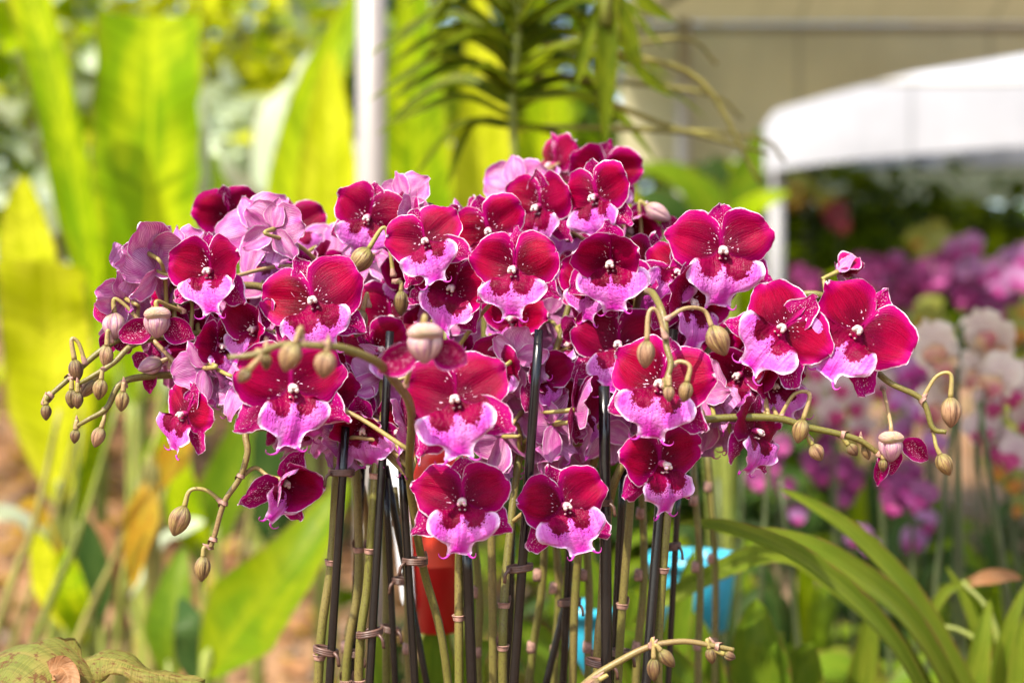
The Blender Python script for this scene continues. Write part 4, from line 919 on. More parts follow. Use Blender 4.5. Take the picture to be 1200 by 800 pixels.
def wrap(nm, parent, cx, cy, d, r0, zs, a0, a1, mat, dx=0.0):
    n = 16; mb = MB(); rows = []
    for k, (py, rr) in enumerate(zs):
        c = P(cx, py, d); r = rr/FPX*d+0.0012
        aa = np.linspace(a0[k], a1[k], n)
        rows.append([[c.x+r*math.sin(x), d-r*math.cos(x), c.z] for x in aa])
    mb.add(np.array(rows), gridfaces(n, len(zs)))
    mb.obj(nm, M[mat], parent)
wrap('printed_band', rp, 512, 0, 1.28, 0, [(525, 36), (600, 33.5), (660, 31)], [-1.4, -1.2, -0.5], [-0.5, 0.3, 0.7], 'orange')
wrap('white_edge', rp, 512, 0, 1.28, 0, [(525, 37), (620, 34), (720, 29)], [-1.55, -1.55, -1.5], [-1.2, -1.0, -0.9], 'white_plastic')
mb = MB()
q = [P(445, 500, 1.5), P(505, 520, 1.47), P(520, 790, 1.42), P(472, 700, 1.46)]
n = 9; V = np.array([[q[0].lerp(q[1], i/(n-1)).lerp(q[3].lerp(q[2], i/(n-1)), j/(n-1))+Vector((0, .012*math.sin(i*1.1+j*.5), 0)) for i in range(n)] for j in range(n)])
mb.add(V, gridfaces(n, n)); tag(mb.obj('plastic_sheet', M['white_plastic']), 'slanting white plastic sheet behind the thin black stakes', 'plastic sheet')

# ---- benches and trough below the frame
M['wood'] = plain('bench_wood', (0.20, 0.13, 0.08), 0.7, 0.3, 0.3, 8)
M['black_pot'] = plain('black_pot', (0.02, 0.02, 0.02), 0.45, 0.4, 0.3, 20)
def bench(lab, x0, x1, y0, y1, z):
    r = empty('display_bench', ((x0+x1)/2, (y0+y1)/2, 0), lab, 'bench')
    mb = MB(); k = 9
    for i in range(k):
        yy = y0+(y1-y0)*(i+.5)/k; box(mb, ((x0+x1)/2, yy, z-.012), ((x1-x0)/2, (y1-y0)/k*.43, .012))
    mb.obj('bench_top', M['wood'], r)
    for sx in (x0+.06, x1-.06):
        for sy in (y0+.06, y1-.06):
            mb = MB(); box(mb, (sx, sy, (z-.027)/2), (.03, .03, (z-.027)/2)); mb.obj('leg', M['wood'], r)
bench('slatted wooden bench carrying the staked crimson orchids', -.75, .75, .8, 1.6, .78)
mb = MB(); box(mb, (0, 1.03, .86), (.42, .15, .08)); tr = mb.obj('planter_trough', M['black_pot']); tag(tr, 'long black planter trough the orchid stems rise from', 'planter')

# ---- background orchids
def bg_petal_mat(name, a, b, spot=None, spot_amt=0.0, back=None):
    t = NT(name); uvx = t.xyz(t.uv()); u, v = uvx[0], uvx[1]
    nz = t.noise(t.comb(u, v), 3.0, 2.0, 0.5, t.math('MULTIPLY', t.rnd(), 50.0))
    c = t.mix(t.step(nz, .3, .7), a, b)
    if spot:
        s2 = t.noise(t.comb(t.math('MULTIPLY', u, 1.5), v), 14.0, 1.0, 0.5, t.math('MULTIPLY', t.rnd(), 50.0))
        c = t.mix(t.math('MULTIPLY', t.step(s2, .5, .58), t.math('MULTIPLY', t.step(v, .25, .95, 1.0, 0.0), spot_amt)), c, spot)
    sh = t.pbsdf(c, .45, .35)
    return t.surf(t.translucent(sh, c, .3))
BG = {
 'white': [bg_petal_mat('white_spotted_petal', (.62, .56, .46), (.58, .50, .44), (.36, .06, .14), .45), bg_petal_mat('white_lip', (.55, .40, .20), (.40, .10, .14))],
 'blush': [bg_petal_mat('blush_petal', (.50, .40, .38), (.54, .45, .40), (.30, .06, .16), .7), bg_petal_mat('blush_lip', (.42, .04, .16), (.36, .03, .12))],
 'lilac': [bg_petal_mat('lilac_petal', (.36, .15, .33), (.42, .22, .40), (.4, .04, .3), .4), bg_petal_mat('lilac_lip', (.42, .02, .22), (.36, .02, .2))],
 'magenta': [bg_petal_mat('magenta_petal', (.15, .012, .085), (.20, .04, .14)), bg_petal_mat('magenta_lip', (.30, .006, .12), (.45, .08, .3))],
 'red': [bg_petal_mat('rose_petal', (.18, .015, .04), (.26, .06, .08)), bg_petal_mat('rose_lip', (.34, .01, .06), (.5, .1, .1))],
 'yellow': [bg_petal_mat('yellow_petal', (.26, .25, .03), (.22, .26, .05)), bg_petal_mat('yellow_lip', (.4, .12, .02), (.5, .3, .02))],
 'orange': [bg_petal_mat('orange_petal', (.55, .22, .07), (.58, .28, .12)), bg_petal_mat('orange_lip', (.4, .08, .02), (.4, .1, .02))],
}
BGM = {}
for cn, ms in BG.items():
    for k in range(2):
        mb = MB()
        for i, a in enumerate((24, 156)): sheet(mb, R(a), .52, .31, .31, bend=-.1, cup=-.2, seed=300+k*7+i, nu=9, nv=9)
        for i, a in enumerate((90, -48, 228)): sheet(mb, R(a), .5, .18, .18, y0=.03, pw=.7, seed=320+k*7+i, nu=7, nv=8)
        lip(mb, .75, 1.0, seed=50+k, nu=11, nv=13, m=1, tend=False)
        ellipsoid(mb, (0, -.1, 0), (.05, .08, .05), 1.0, 8, 6, m=0)
        BGM[cn, k] = mb.mesh('flower', ms)
M['bg_stem'] = plain('bg_stem', (.05, .065, .02), .5, .4, .3, 20)
def bgplant(lab, cn, pts, d, spike, wpx, leaves=2, drop=700, base_z=0.8, group='potted orchids on the benches behind', yaw0=0):
    base = P(spike[0][0], spike[0][1], d); base.z = base_z
    r = empty('potted_orchid', base, lab, 'orchid', group)
    path = catmull([base]+[P(x, y, d+.01) for x, y in spike], 6)
    mb = MB(); tube(mb, path, [.004, .0035, .002], 7); mb.obj('stem', M['bg_stem'], r)
    rr = random.Random(lab)
    for (x, y) in pts:
        dd = d+rr.uniform(-.06, .06); sz = .82*wpx*rr.uniform(.85, 1.12)/FPX*d
        Rm = facing(x, y, yaw0+rr.uniform(-40, 40), rr.uniform(-20, 12), rr.uniform(-22, 22))
        o = bpy.data.objects.new('flower', BGM[cn, rr.randrange(2)])
        put(o, r, Matrix.Translation(P(x, y, dd)) @ Rm @ Matrix.Scale(sz, 4))
    for k in range(leaves):
        a = rr.uniform(0, 6.28); L = rr.uniform(.14, .22)
        mb = MB(); e = base+Vector((math.cos(a)*L, math.sin(a)*L*.6, .05)); m_ = base+Vector((math.cos(a)*L*.5, math.sin(a)*L*.3, .10))
        blade(mb, [base, m_, e], .035, fold=.3, seed=k, face=(0, -.4, 1), base=.6, tipp=.5, sub=5, nu=7)
        mb.obj('leaf', M['leaf_orchid'], r)
    mb = MB(); n = 16; th = np.linspace(0, 2*np.pi, n, endpoint=False)
    V = np.array([[[rad*math.cos(t_), rad*math.sin(t_), z] for t_ in th] for rad, z in ((.045, -.10), (.06, 0), (.055, 0))])
    mb.add(V, gridfaces(n, 3, wrap=True)); mb.obj('pot', M['black_pot'], r, Matrix.Translation(base))
    return r
bgplant('white spotted orchid with a yellow throat just beyond the two hanging buds', 'white', [(1100, 415), (1092, 400), (1112, 442), (1150, 385), (1163, 400), (1140, 430), (1172, 438), (1098, 470)], 1.75, [(1130, 800), (1125, 600), (1122, 450), (1128, 370)], 62, base_z=.88)
bgplant('blush orchid with pale round flowers at the picture edge', 'blush', [(1160, 470), (1186, 455), (1205, 490), (1150, 500), (1190, 530), (1170, 520), (1212, 440)], 1.85, [(1185, 800), (1170, 640), (1145, 540), (1160, 430)], 56, base_z=.86)
bgplant('cream yellow orchid low at the picture edge', 'yellow', [(1165, 505), (1185, 560), (1196, 590), (1170, 545)], 2.0, [(1200, 800), (1190, 650), (1180, 560), (1175, 490)], 42, base_z=.85)
bgplant('pale blush orchid behind the horizontal bud spray', 'blush', [(960, 430), (985, 450), (950, 460), (1005, 470), (975, 480), (1030, 450), (940, 420), (1010, 500)], 2.3, [(985, 800), (980, 620), (978, 500), (985, 410)], 46, base_z=.8)
bgplant('dusky magenta orchid below the pink opening bud', 'magenta', [(1060, 570), (1048, 588), (1078, 580), (1065, 552), (1040, 560)], 1.9, [(1075, 800), (1070, 680), (1068, 600), (1060, 545)], 44, base_z=.86)
bgplant('dark magenta orchid behind the long bud spray', 'magenta', [(970, 520), (985, 545), (962, 555), (1000, 560), (975, 500), (950, 540), (990, 580)], 2.5, [(985, 800), (980, 680), (975, 560), (978, 490)], 38, base_z=.8)
bgplant('purple orchid showing under the side-facing crimson flower', 'magenta', [(905, 545), (890, 560), (920, 570), (935, 600), (915, 520)], 2.4, [(915, 800), (915, 680), (910, 560), (908, 510)], 36, base_z=.8)
bgplant('pale lilac orchid between the low leaves and bud spray', 'lilac', [(1080, 480), (1060, 500), (1095, 520), (1050, 470), (1085, 610), (1070, 630), (1040, 520)], 2.6, [(1080, 800), (1078, 640), (1070, 520), (1070, 460)], 40, base_z=.8)
bgplant('lilac orchid highest in the far cluster beyond the right-most flower', 'lilac', [(1120, 290), (1135, 300), (1110, 305), (1130, 315), (1150, 320), (1140, 285), (1118, 322)], 3.2, [(1140, 640), (1140, 480), (1135, 360), (1130, 285)], 40, base_z=.8)
bgplant('bright lilac orchid at the far picture edge', 'lilac', [(1165, 315), (1182, 305), (1190, 325), (1172, 335), (1205, 330), (1160, 345), (1198, 300)], 3.1, [(1180, 640), (1180, 480), (1178, 380), (1176, 300)], 40, base_z=.8)
bgplant('violet orchid beneath the far lilac cluster', 'magenta', [(1140, 340), (1155, 352), (1130, 350), (1165, 362), (1148, 365), (1185, 358), (1120, 338)], 3.0, [(1150, 640), (1150, 480), (1148, 400), (1145, 335)], 38, base_z=.8)
bgplant('purple orchid midway between the dusky rose and lilac far orchids', 'magenta', [(1090, 312), (1100, 325), (1085, 330), (1105, 308), (1078, 318)], 3.1, [(1095, 640), (1095, 480), (1094, 380), (1092, 305)], 38, base_z=.8)
bgplant('dusky rose orchid beyond the half-open pink bud', 'magenta', [(1030, 310), (1045, 318), (1018, 322), (1035, 330), (1060, 325), (1050, 305), (1010, 310)], 3.3, [(1040, 640), (1040, 480), (1038, 380), (1036, 305)], 36, base_z=.8)
bgplant('dark purple orchid low behind the right-most crimson flower', 'magenta', [(1055, 345), (1070, 352), (1040, 352), (1085, 345), (1062, 335), (950, 330), (935, 320)], 3.4, [(1062, 640), (1062, 480), (1060, 400), (1058, 335)], 36, base_z=.8)
bgplant('faded mauve orchid seen through the gap under the right-most flower', 'lilac', [(1065, 430), (1050, 440), (1075, 445), (1060, 455), (1080, 425)], 2.7, [(1065, 800), (1065, 600), (1064, 500), (1063, 425)], 42, base_z=.8)
bgplant('yellow orchid at the far bench under the dark canopy', 'yellow', [(1085, 285), (1095, 270), (1075, 280), (1090, 298), (1100, 285)], 3.8, [(1090, 640), (1090, 480), (1088, 380), (1087, 265)], 36, base_z=.8)
bgplant('yellow orchid behind the right-most crimson flower', 'yellow', [(1085, 370), (1095, 380), (1078, 385), (1090, 360)], 3.0, [(1090, 700), (1090, 560), (1088, 460), (1087, 360)], 38, base_z=.8)
bgplant('yellow flowered orchid hanging low beside the white tent leg', 'yellow', [(935, 215), (945, 225), (930, 232), (968, 235), (975, 245)], 5.5, [(950, 520), (950, 400), (948, 300), (945, 212)], 34, base_z=.8)
bgplant('pink orchid hanging beside the white tent leg', 'red', [(982, 245), (985, 260), (978, 252)], 5.0, [(985, 520), (985, 400), (984, 320), (983, 240)], 34, base_z=.8)
bgplant('small pink orchid among the low leaves', 'lilac', [(935, 605), (1010, 625), (1020, 640), (1000, 630)], 2.1, [(1000, 800), (1000, 720), (1000, 660), (1000, 625)], 26, base_z=.82)
bgplant('yellow green orchid at the far edge of the bench', 'yellow', [(1190, 370), (1200, 385), (1182, 392), (1205, 360)], 2.9, [(1195, 700), (1195, 560), (1194, 460), (1193, 360)], 40, base_z=.8)
bench('long wooden bench holding the background orchids', .55, 3.2, 1.62, 3.4, .74)
bench('far wooden bench under the white tent', .7, 4.2, 3.6, 5.6, .74)
for i, (lab, px, d, hs) in enumerate((('dark leaved plant on the bench below the dusky magenta orchid', 1060, 2.1, 640), ('dark leaved plant behind the strap leaf tips', 930, 2.3, 650), ('leafy pot plant at the picture edge under the cream flowers', 1180, 2.4, 600),
    ('dense low green plant among the dark stems', 1010, 2.6, 590), ('leafy plant beyond the speckled green stem', 840, 2.7, 600), ('green plant low on the far bench under the lilac flowers', 1120, 3.0, 540), ('green plant on the far bench under the red flowers', 1010, 3.3, 480), ('grassy plant between the tall stakes and bench', 690, 2.4, 620))):
    rr = random.Random(lab); L = []
    for k in range(11):
        a = rr.uniform(-1, 1); h = rr.uniform(.55, 1.0); top = 800-(800-hs)*h
        x1 = px+a*90; dd = d+rr.uniform(-.12, .12)
        L.append((rr.choice(('leaf_dark', 'leaf_green', 'leaf_dark', 'leaf_lime2')), [(px+a*15, 830, d), (px+a*35, 830-(830-top)*.45, dd), (x1*.6+px*.4, top+(800-top)*.12, dd), (x1+a*20, top+rr.uniform(-10, 50), dd)], rr.uniform(10, 24)*1.6/d, dict(tipp=.5, base=.5, fold=.3, nu=7, face=(a*-.5, -1, .4))))
    plant('leafy_plant', lab, 'plant', tuple(P(px, 850, d)), L, group='leafy plants on the benches', sr=.004)
# dark slim stems and stakes of the plants behind
for i, (a, b, d) in enumerate((((885, 800), (905, 470), 1.7), ((940, 800), (915, 560), 1.75), ((1085, 800), (1128, 380), 1.72), ((1185, 720), (1148, 470), 1.6), ((850, 800), (842, 560), 1.8), ((1040, 720), (1030, 520), 1.9), ((1118, 800), (1122, 430), 1.9), ((865, 760), (870, 540), 2.0))):
    p0, p1 = P(*a, d), P(*b, d)
    base = p0-(p1-p0)*((p0.z-.76)/(p1.z-p0.z))
    mb = MB(); tube(mb, catmull([base, p0, p1], 5), [.0045, .004, .003], 7)
    tag(mb.obj('flower_stem', M['bg_stem']), 'slim dark blurred flower stem among the orchids behind', 'stem', 'slim dark stems behind')

# ---- hanging strap leaved orchid (vanda), top centre
va = empty('hanging_orchid', P(605, -60, 1.75), 'hanging orchid with tiers of arching strap leaves and aerial roots', 'orchid')
path = [P(610, -60, 1.75), P(606, 40, 1.75), (P(600, 120, 1.75)), P(605, 215, 1.76)]
mb = MB(); tube(mb, catmull(path, 6), [.005, .0055, .004], 9); mb.obj('stem', M['stalk_green'], va)
VL = [((600, 18), (540, -30), (470, 10), 12), ((602, 60), (555, 20), (500, -10), 11), ((600, 75), (530, 42), (450, 82), 12), ((598, 90), (560, 50), (490, 62), 9), ((600, 125), (530, 100), (440, 160), 13), ((598, 140), (540, 118), (450, 150), 9),
      ((602, 150), (555, 150), (522, 225), 8), ((606, 30), (650, -10), (720, 20), 11), ((606, 70), (660, 40), (735, 70), 10), ((606, 100), (660, 75), (720, 110), 10), ((604, 130), (660, 112), (740, 150), 9), ((608, 10), (580, -40), (520, -60), 10),
      ((604, 50), (640, 20), (690, -30), 9), ((602, 110), (575, 80), (540, 90), 8), ((604, 150), (650, 160), (700, 200), 8),
      ((603, 40), (550, -5), (455, 60), 11), ((601, 66), (545, 30), (462, 120), 10), ((600, 108), (545, 78), (455, 118), 11), ((605, 56), (655, 20), (745, 40), 11), ((606, 88), (664, 58), (752, 92), 10), ((606, 118), (664, 96), (735, 130), 10),
      ((603, 20), (560, -20), (500, 40), 11), ((606, 24), (640, -20), (700, 60), 10), ((602, 96), (570, 40), (520, 50), 9), ((605, 80), (640, 40), (690, 80), 10), ((604, 140), (640, 120), (690, 150), 9), ((601, 130), (560, 112), (500, 170), 9)]
for i, (a, b, c_, w) in enumerate(VL[:24]+[((602, 70), (520, 20), (425, 70), 9), ((600, 112), (525, 70), (430, 120), 9), ((606, 95), (720, 70), (830, 140), 8), ((606, 35), (700, -10), (780, 60), 9), ((599, 150), (540, 150), (480, 215), 8), ((606, 80), (700, 50), (790, 95), 10), ((606, 50), (690, 0), (800, 30), 9), ((604, 120), (700, 120), (770, 190), 9)]):
    dd = (-1)**i*.05
    mb = MB(); blade(mb, [P(*a, 1.75), P(*b, 1.75+dd*.6), P(*c_, 1.75+dd)], 1.15*w/FPX*1.75, fold=.6, seed=i, face=(0, -.6, 1), base=.9, tipp=.5, nu=7, ripple=.01); mb.obj('leaf', M['leaf_vanda'], va)
for i, (a, b, c_) in enumerate((((604, 40), (680, 60), (800, 45)), ((604, 90), (700, 95), (830, 110)), ((600, 150), (700, 150), (880, 160)))):
    mb = MB(); tube(mb, catmull([P(*a, 1.8), P(*b, 1.78), P(*c_, 1.8), P(c_[0]+40, c_[1]+30, 1.82)], 5), [.004, .003, .002], 6); mb.obj('aerial_root', M['stalk_tan'], va)
vb = empty('hanging_orchid', P(712, -80, 1.6), 'second hanging orchid with one long drooping leaf over the top flowers', 'orchid')
mb = MB(); tube(mb, [P(712, -80, 1.6), P(711, -10, 1.6), P(710, 30, 1.6)], .008, 9); mb.obj('stem', M['stalk_green'], vb)
for i, (pts, w) in enumerate((([(712, -60), (712, 30), (710, 100), (709, 170)], 13), ([(712, -30), (740, -10), (765, 10), (790, 25)], 8), ([(712, -10), (735, 30), (742, 60), (752, 85)], 9), ([(712, 0), (690, 40), (680, 80), (676, 100)], 8), ([(712, 20), (735, 60), (760, 95), (790, 115)], 6))):
    mb = MB(); blade(mb, [P(*p, 1.6) for p in pts], w/FPX*1.6, fold=.4, seed=i+40, base=.9, tipp=.4, nu=7, ripple=.01); mb.obj('leaf', M['leaf_vanda'], vb)
for i, (a, b, c_) in enumerate((((712, 60), (820, 95), (890, 215)), ((712, 150), (800, 155), (850, 165)), ((712, 120), (790, 150), (900, 180)))):
    mb = MB(); tube(mb, catmull([P(*a, 1.62), P(*b, 1.66), P(*c_, 1.7)], 6), [.004, .0035, .002], 6); mb.obj('aerial_root', M['stalk_tan'], vb)
# wire each hangs from
M['wire'] = plain('grey_wire', (.25, .25, .25), .4, .5, .1, 10)
for pp, d in ((610, 1.75), (712, 1.6)):
    a = P(pp, -62, d); mb = MB(); tube(mb, [a, Vector((a.x, a.y, 2.42))], .0015, 6)
    tag(mb.obj('hanging_wire', M['wire']), 'thin wire the first strap leaved orchid hangs on' if pp == 610 else 'thin wire above the long drooping leaf', 'wire')
pl2 = plant('leafy_plant', 'dark leafy plant beside the beige canopy edge', 'plant', (P(850, 400, 3.6).x, 3.6, 0.0),
  [('leaf_green', [(850, 300, 3.6), (830, 240, 3.6), (790, 205, 3.6), (740, 195, 3.6)], 26, dict(face=(0, -.8, .6))), ('leaf_green', [(860, 300, 3.6), (870, 230, 3.6), (880, 190, 3.6), (890, 150, 3.6)], 22, {}),
   ('leaf_dark', [(840, 310, 3.7), (800, 260, 3.7), (770, 235, 3.7), (745, 230, 3.7)], 26, dict(face=(0, -.8, .6))), ('leaf_lime', [(850, 320, 3.6), (870, 260, 3.55), (895, 235, 3.5), (925, 225, 3.5)], 20, dict(face=(0, -.8, .6))),
   ('leaf_dark', [(850, 330, 3.65), (860, 270, 3.65), (850, 220, 3.65), (835, 180, 3.65)], 24, {}), ('leaf_pale', [(820, 330, 3.8), (800, 290, 3.8), (790, 250, 3.8), (785, 225, 3.8)], 14, {})])

# ---- tents
def fabric(name, col, tr):
    t = NT(name); n = t.noise(t.objv(), 2.5, 3.0, .5); n2 = t.noise(t.objv(), 180.0, 1.0, .5)
    ox = t.xyz(t.objv())
    sx = t.math('ABSOLUTE', t.math('SUBTRACT', t.math('FRACT', t.math('MULTIPLY', ox[0], 1.35)), .5))
    st = t.noise(t.comb(t.math('MULTIPLY', ox[0], 6.0), t.math('MULTIPLY', ox[2], .8)), 1.0, 4.0, .6)
    c = t.mix(t.step(n, .3, .7), tuple(x*.82 for x in col), col)
    c = t.mix(t.math('MULTIPLY', t.step(st, .5, .72), .35), c, tuple(x*.6 for x in col))
    c = t.mix(t.step(sx, .008, .018, .55, 0.0), c, tuple(x*.45 for x in col))
    sh = t.pbsdf(c, .6, .15, t.bump(t.math('ADD', n, t.math('MULTIPLY', n2, .05)), .5, .02))
    return t.surf(t.translucent(sh, c, tr))
M['canvas_white'] = fabric('white_canvas', (.82, .83, .84), .25)
M['canvas_beige'] = fabric('beige_canvas', (.74, .68, .42), .52)
M['canvas_far'] = fabric('far_canvas', (.52, .53, .56), .2)
M['canvas_roof'] = fabric('shaded_canvas', (.50, .45, .26), .22)  # beige canvas made darker: the ceiling's shade is put into the colour
M['metal_pale'] = plain('pale_metal', (.30, .30, .31), .45, .4, .06, 5)
M['metal_white'] = plain('white_metal', (.27, .245, .225), .35, .5, .06, 5)
M['metal_grey'] = plain('grey_metal', (.35, .34, .32), .4, .5, .1, 5)
def tent(lab, x0, x1, y0, y1, eave, peak, mat, val, legs, arch=0.0, frame='metal_white', legr=.025, skip=(), prof=None, vmat=None, rmat=None):
    r = empty('canopy_tent', (x0, y0, 0), lab, 'tent')
    cx, cy = (x0+x1)/2, (y0+y1)/2
    c = [Vector((x0, y0, eave)), Vector((x1, y0, eave)), Vector((x1, y1, eave)), Vector((x0, y1, eave))]
    pk = Vector((cx, cy, peak))
    mb = MB(); n = 15
    for i in range(4):
        a, b = c[i], c[(i+1) % 4]; V = []
        for j in range(n):
            tt = j/(n-1)*.985
            for k in range(n):
                s_ = k/(n-1); p = a.lerp(b, s_).lerp(pk, tt)
                p.z -= .05*math.sin(math.pi*tt)*(1-.4*math.cos(2*math.pi*s_)); V.append(p)
        mb.add(V, gridfaces(n, n))
    mb.obj('roof', M[rmat or mat], r)
    for i in range(4):
        if i in skip: continue
        a, b = c[i], c[(i+1) % 4]; V = []; K = 65
        for j in range(6):
            for k in range(K):
                s_ = k/(K-1); p = a.lerp(b, s_); h = val*(1-arch*math.sin(math.pi*s_)**.8) if prof is None or i != 2 else float(np.interp(p.x, [q[0] for q in prof], [q[1] for q in prof]))
                p.z -= h*j/5; nrm = Vector((b.y-a.y, -(b.x-a.x), 0)).normalized(); p += nrm*(.012+.012*math.sin(s_*23)*j/5); V.append(p)
        mb = MB(); mb.add(V, gridfaces(K, 6)); mb.obj('valance', M[vmat if vmat and i == 2 else mat], r)
    for i in range(4):
        a, b = c[i], c[(i+1) % 4]
        mb = MB(); tube(mb, [a.lerp(b, .01)-Vector((0, 0, .02)), a.lerp(b, .99)-Vector((0, 0, .02))], .018, 8); mb.obj('eave_bar', M['metal_grey'], r)
    for i in range(4):
        a = c[i].lerp(pk, .02); b = c[i].lerp(pk, .97)
        mb = MB(); tube(mb, [a-Vector((0, 0, .03)), a.lerp(b, .5)-Vector((0, 0, .05)), b-Vector((0, 0, .03))], .016, 8); mb.obj('roof_strut', M['metal_grey'], r)
    for (lx, ly) in legs:
        z0 = float(ground_z(np.array(lx), np.array(ly)))
        mb = MB(); box(mb, (lx, ly, (eave+z0)/2), (legr, legr, (eave-z0)/2)); lg = mb.obj('leg', M[frame], r)
        mb = MB(); box(mb, (lx, ly, z0+.006), (legr*2.2, legr*2.2, .006)); mb.obj('foot_plate', M['metal_grey'], lg)
    return r
mb = MB(); tube(mb, [(-.292, 2.95, 0), (-.292, 2.95, 1.3), (-.292, 2.95, 2.9)], .031, 20); wp = mb.obj('white_pole', M['metal_white']); tag(wp, 'slim upright white pole between the banana leaves and hanging orchid', 'pole')
mb = MB(); tube(mb, [(-.292, 2.95, 2.9), (-.292, 2.95, 2.915)], .04, 20); mb.obj('end_cap', M['metal_grey'], wp)
tent('unseen white canopy tent added to shade the right bench, with the strap leaved orchids hung from it', .0, 2.5, .75, 2.45, 2.4, 3.1, 'canvas_white', .14, [(2.45, .8), (2.45, 2.4)])  # out of view, added to keep the sun off the right-hand background
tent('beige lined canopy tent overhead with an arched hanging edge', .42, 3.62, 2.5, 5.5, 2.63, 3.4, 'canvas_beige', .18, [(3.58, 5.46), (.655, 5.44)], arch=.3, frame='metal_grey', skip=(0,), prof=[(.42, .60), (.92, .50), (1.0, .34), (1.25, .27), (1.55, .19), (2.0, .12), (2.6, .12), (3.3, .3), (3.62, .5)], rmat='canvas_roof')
tent('bright white sunlit tent beyond the beige one on a white leg', 1.17, 4.6, 6.6, 9.8, 2.62, 3.5, 'canvas_far', .44, [(1.24, 6.70), (4.5, 6.7), (4.5, 9.7), (1.4, 9.7)], arch=.3, legr=.032, frame='metal_pale', prof=[(1, .26), (5, .26)], vmat='canvas_beige')

# ---- shrubs and trees behind
def crown(mb, c, rad, n, size, rr, mats=3):
    """uneven clumps of small folded leaves spread through the crown's volume"""
    cl = [(Vector((rr.gauss(0, .45)*rad[0], rr.gauss(0, .45)*rad[1], rr.gauss(0, .42)*rad[2])), rr.uniform(.22, .42), rr.randrange(mats)) for _ in range(max(5, n//60))]
    for i in range(n):
        q, k, m = rr.choice(cl)
        p = Vector(c)+q+Vector((rr.gauss(0, k)*rad[0]*.6, rr.gauss(0, k)*rad[1]*.6, rr.gauss(0, k)*rad[2]*.6))
        s_ = size*rr.uniform(.6, 1.4)
        e = Euler((rr.uniform(-.9, .9), rr.uniform(-.9, .9), rr.uniform(0, 6.28))).to_matrix()
        w = s_*.33
        v = [e @ Vector(x) for x in ((0, 0, 0), (w, s_*.45, w*.4), (0, s_, -.1*s_), (-w, s_*.45, w*.4), (0, s_*.5, 0))]
        mb.add([p+x for x in v], [(0, 1, 4), (1, 2, 4), (2, 3, 4), (3, 0, 4)], None, [(0, 0), (1, .5), (0, 1), (-1, .5), (0, .5)], m if rr.random() < .8 else rr.randrange(mats))
M['bark'] = plain('bark', (.22, .16, .12), .9, .2, .4, 14, bump=.02)
def shrub(name, lab, cat, px, d, pz, rad, n, size, mats, trunk=.03, group='shrubs behind the flowers'):
    rr = random.Random(lab); x = (px-600)/FPX*d; zc = CAMZ-(pz-400)/FPX*d; g0 = float(ground_z(np.array(x), np.array(d)))
    r = empty(name, (x, d, g0), lab, cat, group)
    mb = MB(); 
    tube(mb, catmull([(x, d, g0-.05), (x+.04, d, g0+(zc-g0)*.5), (x, d, zc)], 5), [trunk, trunk*.8, trunk*.4], 8)
    for k in range(5):
        a = rr.uniform(0, 6.28); z1 = g0+(zc-g0)*rr.uniform(.5, .95)
        tube(mb, catmull([(x, d, z1), (x+math.cos(a)*rad[0]*.4, d+math.sin(a)*rad[1]*.4, z1+.15*rad[2]), (x+math.cos(a)*rad[0]*.8, d+math.sin(a)*rad[1]*.8, z1+.5*rad[2])], 4), [trunk*.5, trunk*.15], 6)
    mb.obj('trunk', M['bark'], r)
    mb = MB(); crown(mb, (x, d, zc), rad, n, size, rr, len(mats)); mb.obj('crown', [M[m] for m in mats], r)
    return r
LY = ['leaf_lime', 'leaf_yellow', 'leaf_green']; LG = ['leaf_green', 'leaf_lime', 'leaf_dark']; LD = ['leaf_dark', 'leaf_green', 'leaf_dark']; LP = ['leaf_pale', 'leaf_pale', 'leaf_yellow']
for a in (('shrub', 'yellow green shrub behind the slanting banana leaf', 'shrub', 60, 6.0, 120, (.9, .7, .9), 900, .16, ['leaf_yellow', 'leaf_lime', 'leaf_pale']), ('shrub', 'pale sunlit shrub between the two banana leaves', 'shrub', 110, 7.5, 100, (.7, .6, .9), 900, .15, LP),
          ('shrub', 'bright speckled shrub behind the broad banana leaf', 'shrub', 290, 6.5, 60, (.9, .7, .8), 900, .13, ['leaf_pale', 'leaf_yellow', 'leaf_lime']), 
          ('shrub', 'silvery shrub low between the banana leaf and pole', 'shrub', 320, 5.5, 250, (.7, .5, .5), 800, .18, LP), ('shrub', 'lime shrub far behind the white pole', 'shrub', 470, 7.0, 80, (1.0, .7, 1.0), 1200, .17, LY),
          ('shrub', 'green shrub behind the hanging strap leaves', 'shrub', 620, 7.0, 160, (.9, .7, .9), 1100, .17, LG), ('shrub', 'grey green shrub below the beige canopy edge', 'shrub', 790, 8.0, 260, (.9, .7, .7), 1000, .16, ['leaf_green', 'leaf_pale', 'leaf_dark']),
          ('shrub', 'dark shrub inside the far white tent', 'shrub', 1080, 10.4, 290, (1.5, .7, .4), 1500, .18, LG), ('shrub', 'dark leafy shrub at the far picture edge under the tent', 'shrub', 1200, 9.2, 310, (1.2, .7, .38), 1200, .18, LD),
          ('shrub', 'green shrub beside the far white tent leg', 'shrub', 960, 8.8, 300, (.8, .6, .5), 900, .15, LG), ('shrub', 'olive shrub low behind the far orchids', 'shrub', 1090, 7.6, 330, (1.5, .6, .5), 1500, .14, LG),
          ('shrub', 'low green shrub behind the orchid stems', 'shrub', 700, 5.0, 520, (.9, .5, .6), 900, .15, LG), ('shrub', 'low dark shrub behind the turquoise pots', 'shrub', 850, 4.4, 620, (.8, .5, .5), 800, .13, LD)):
    shrub(*a)
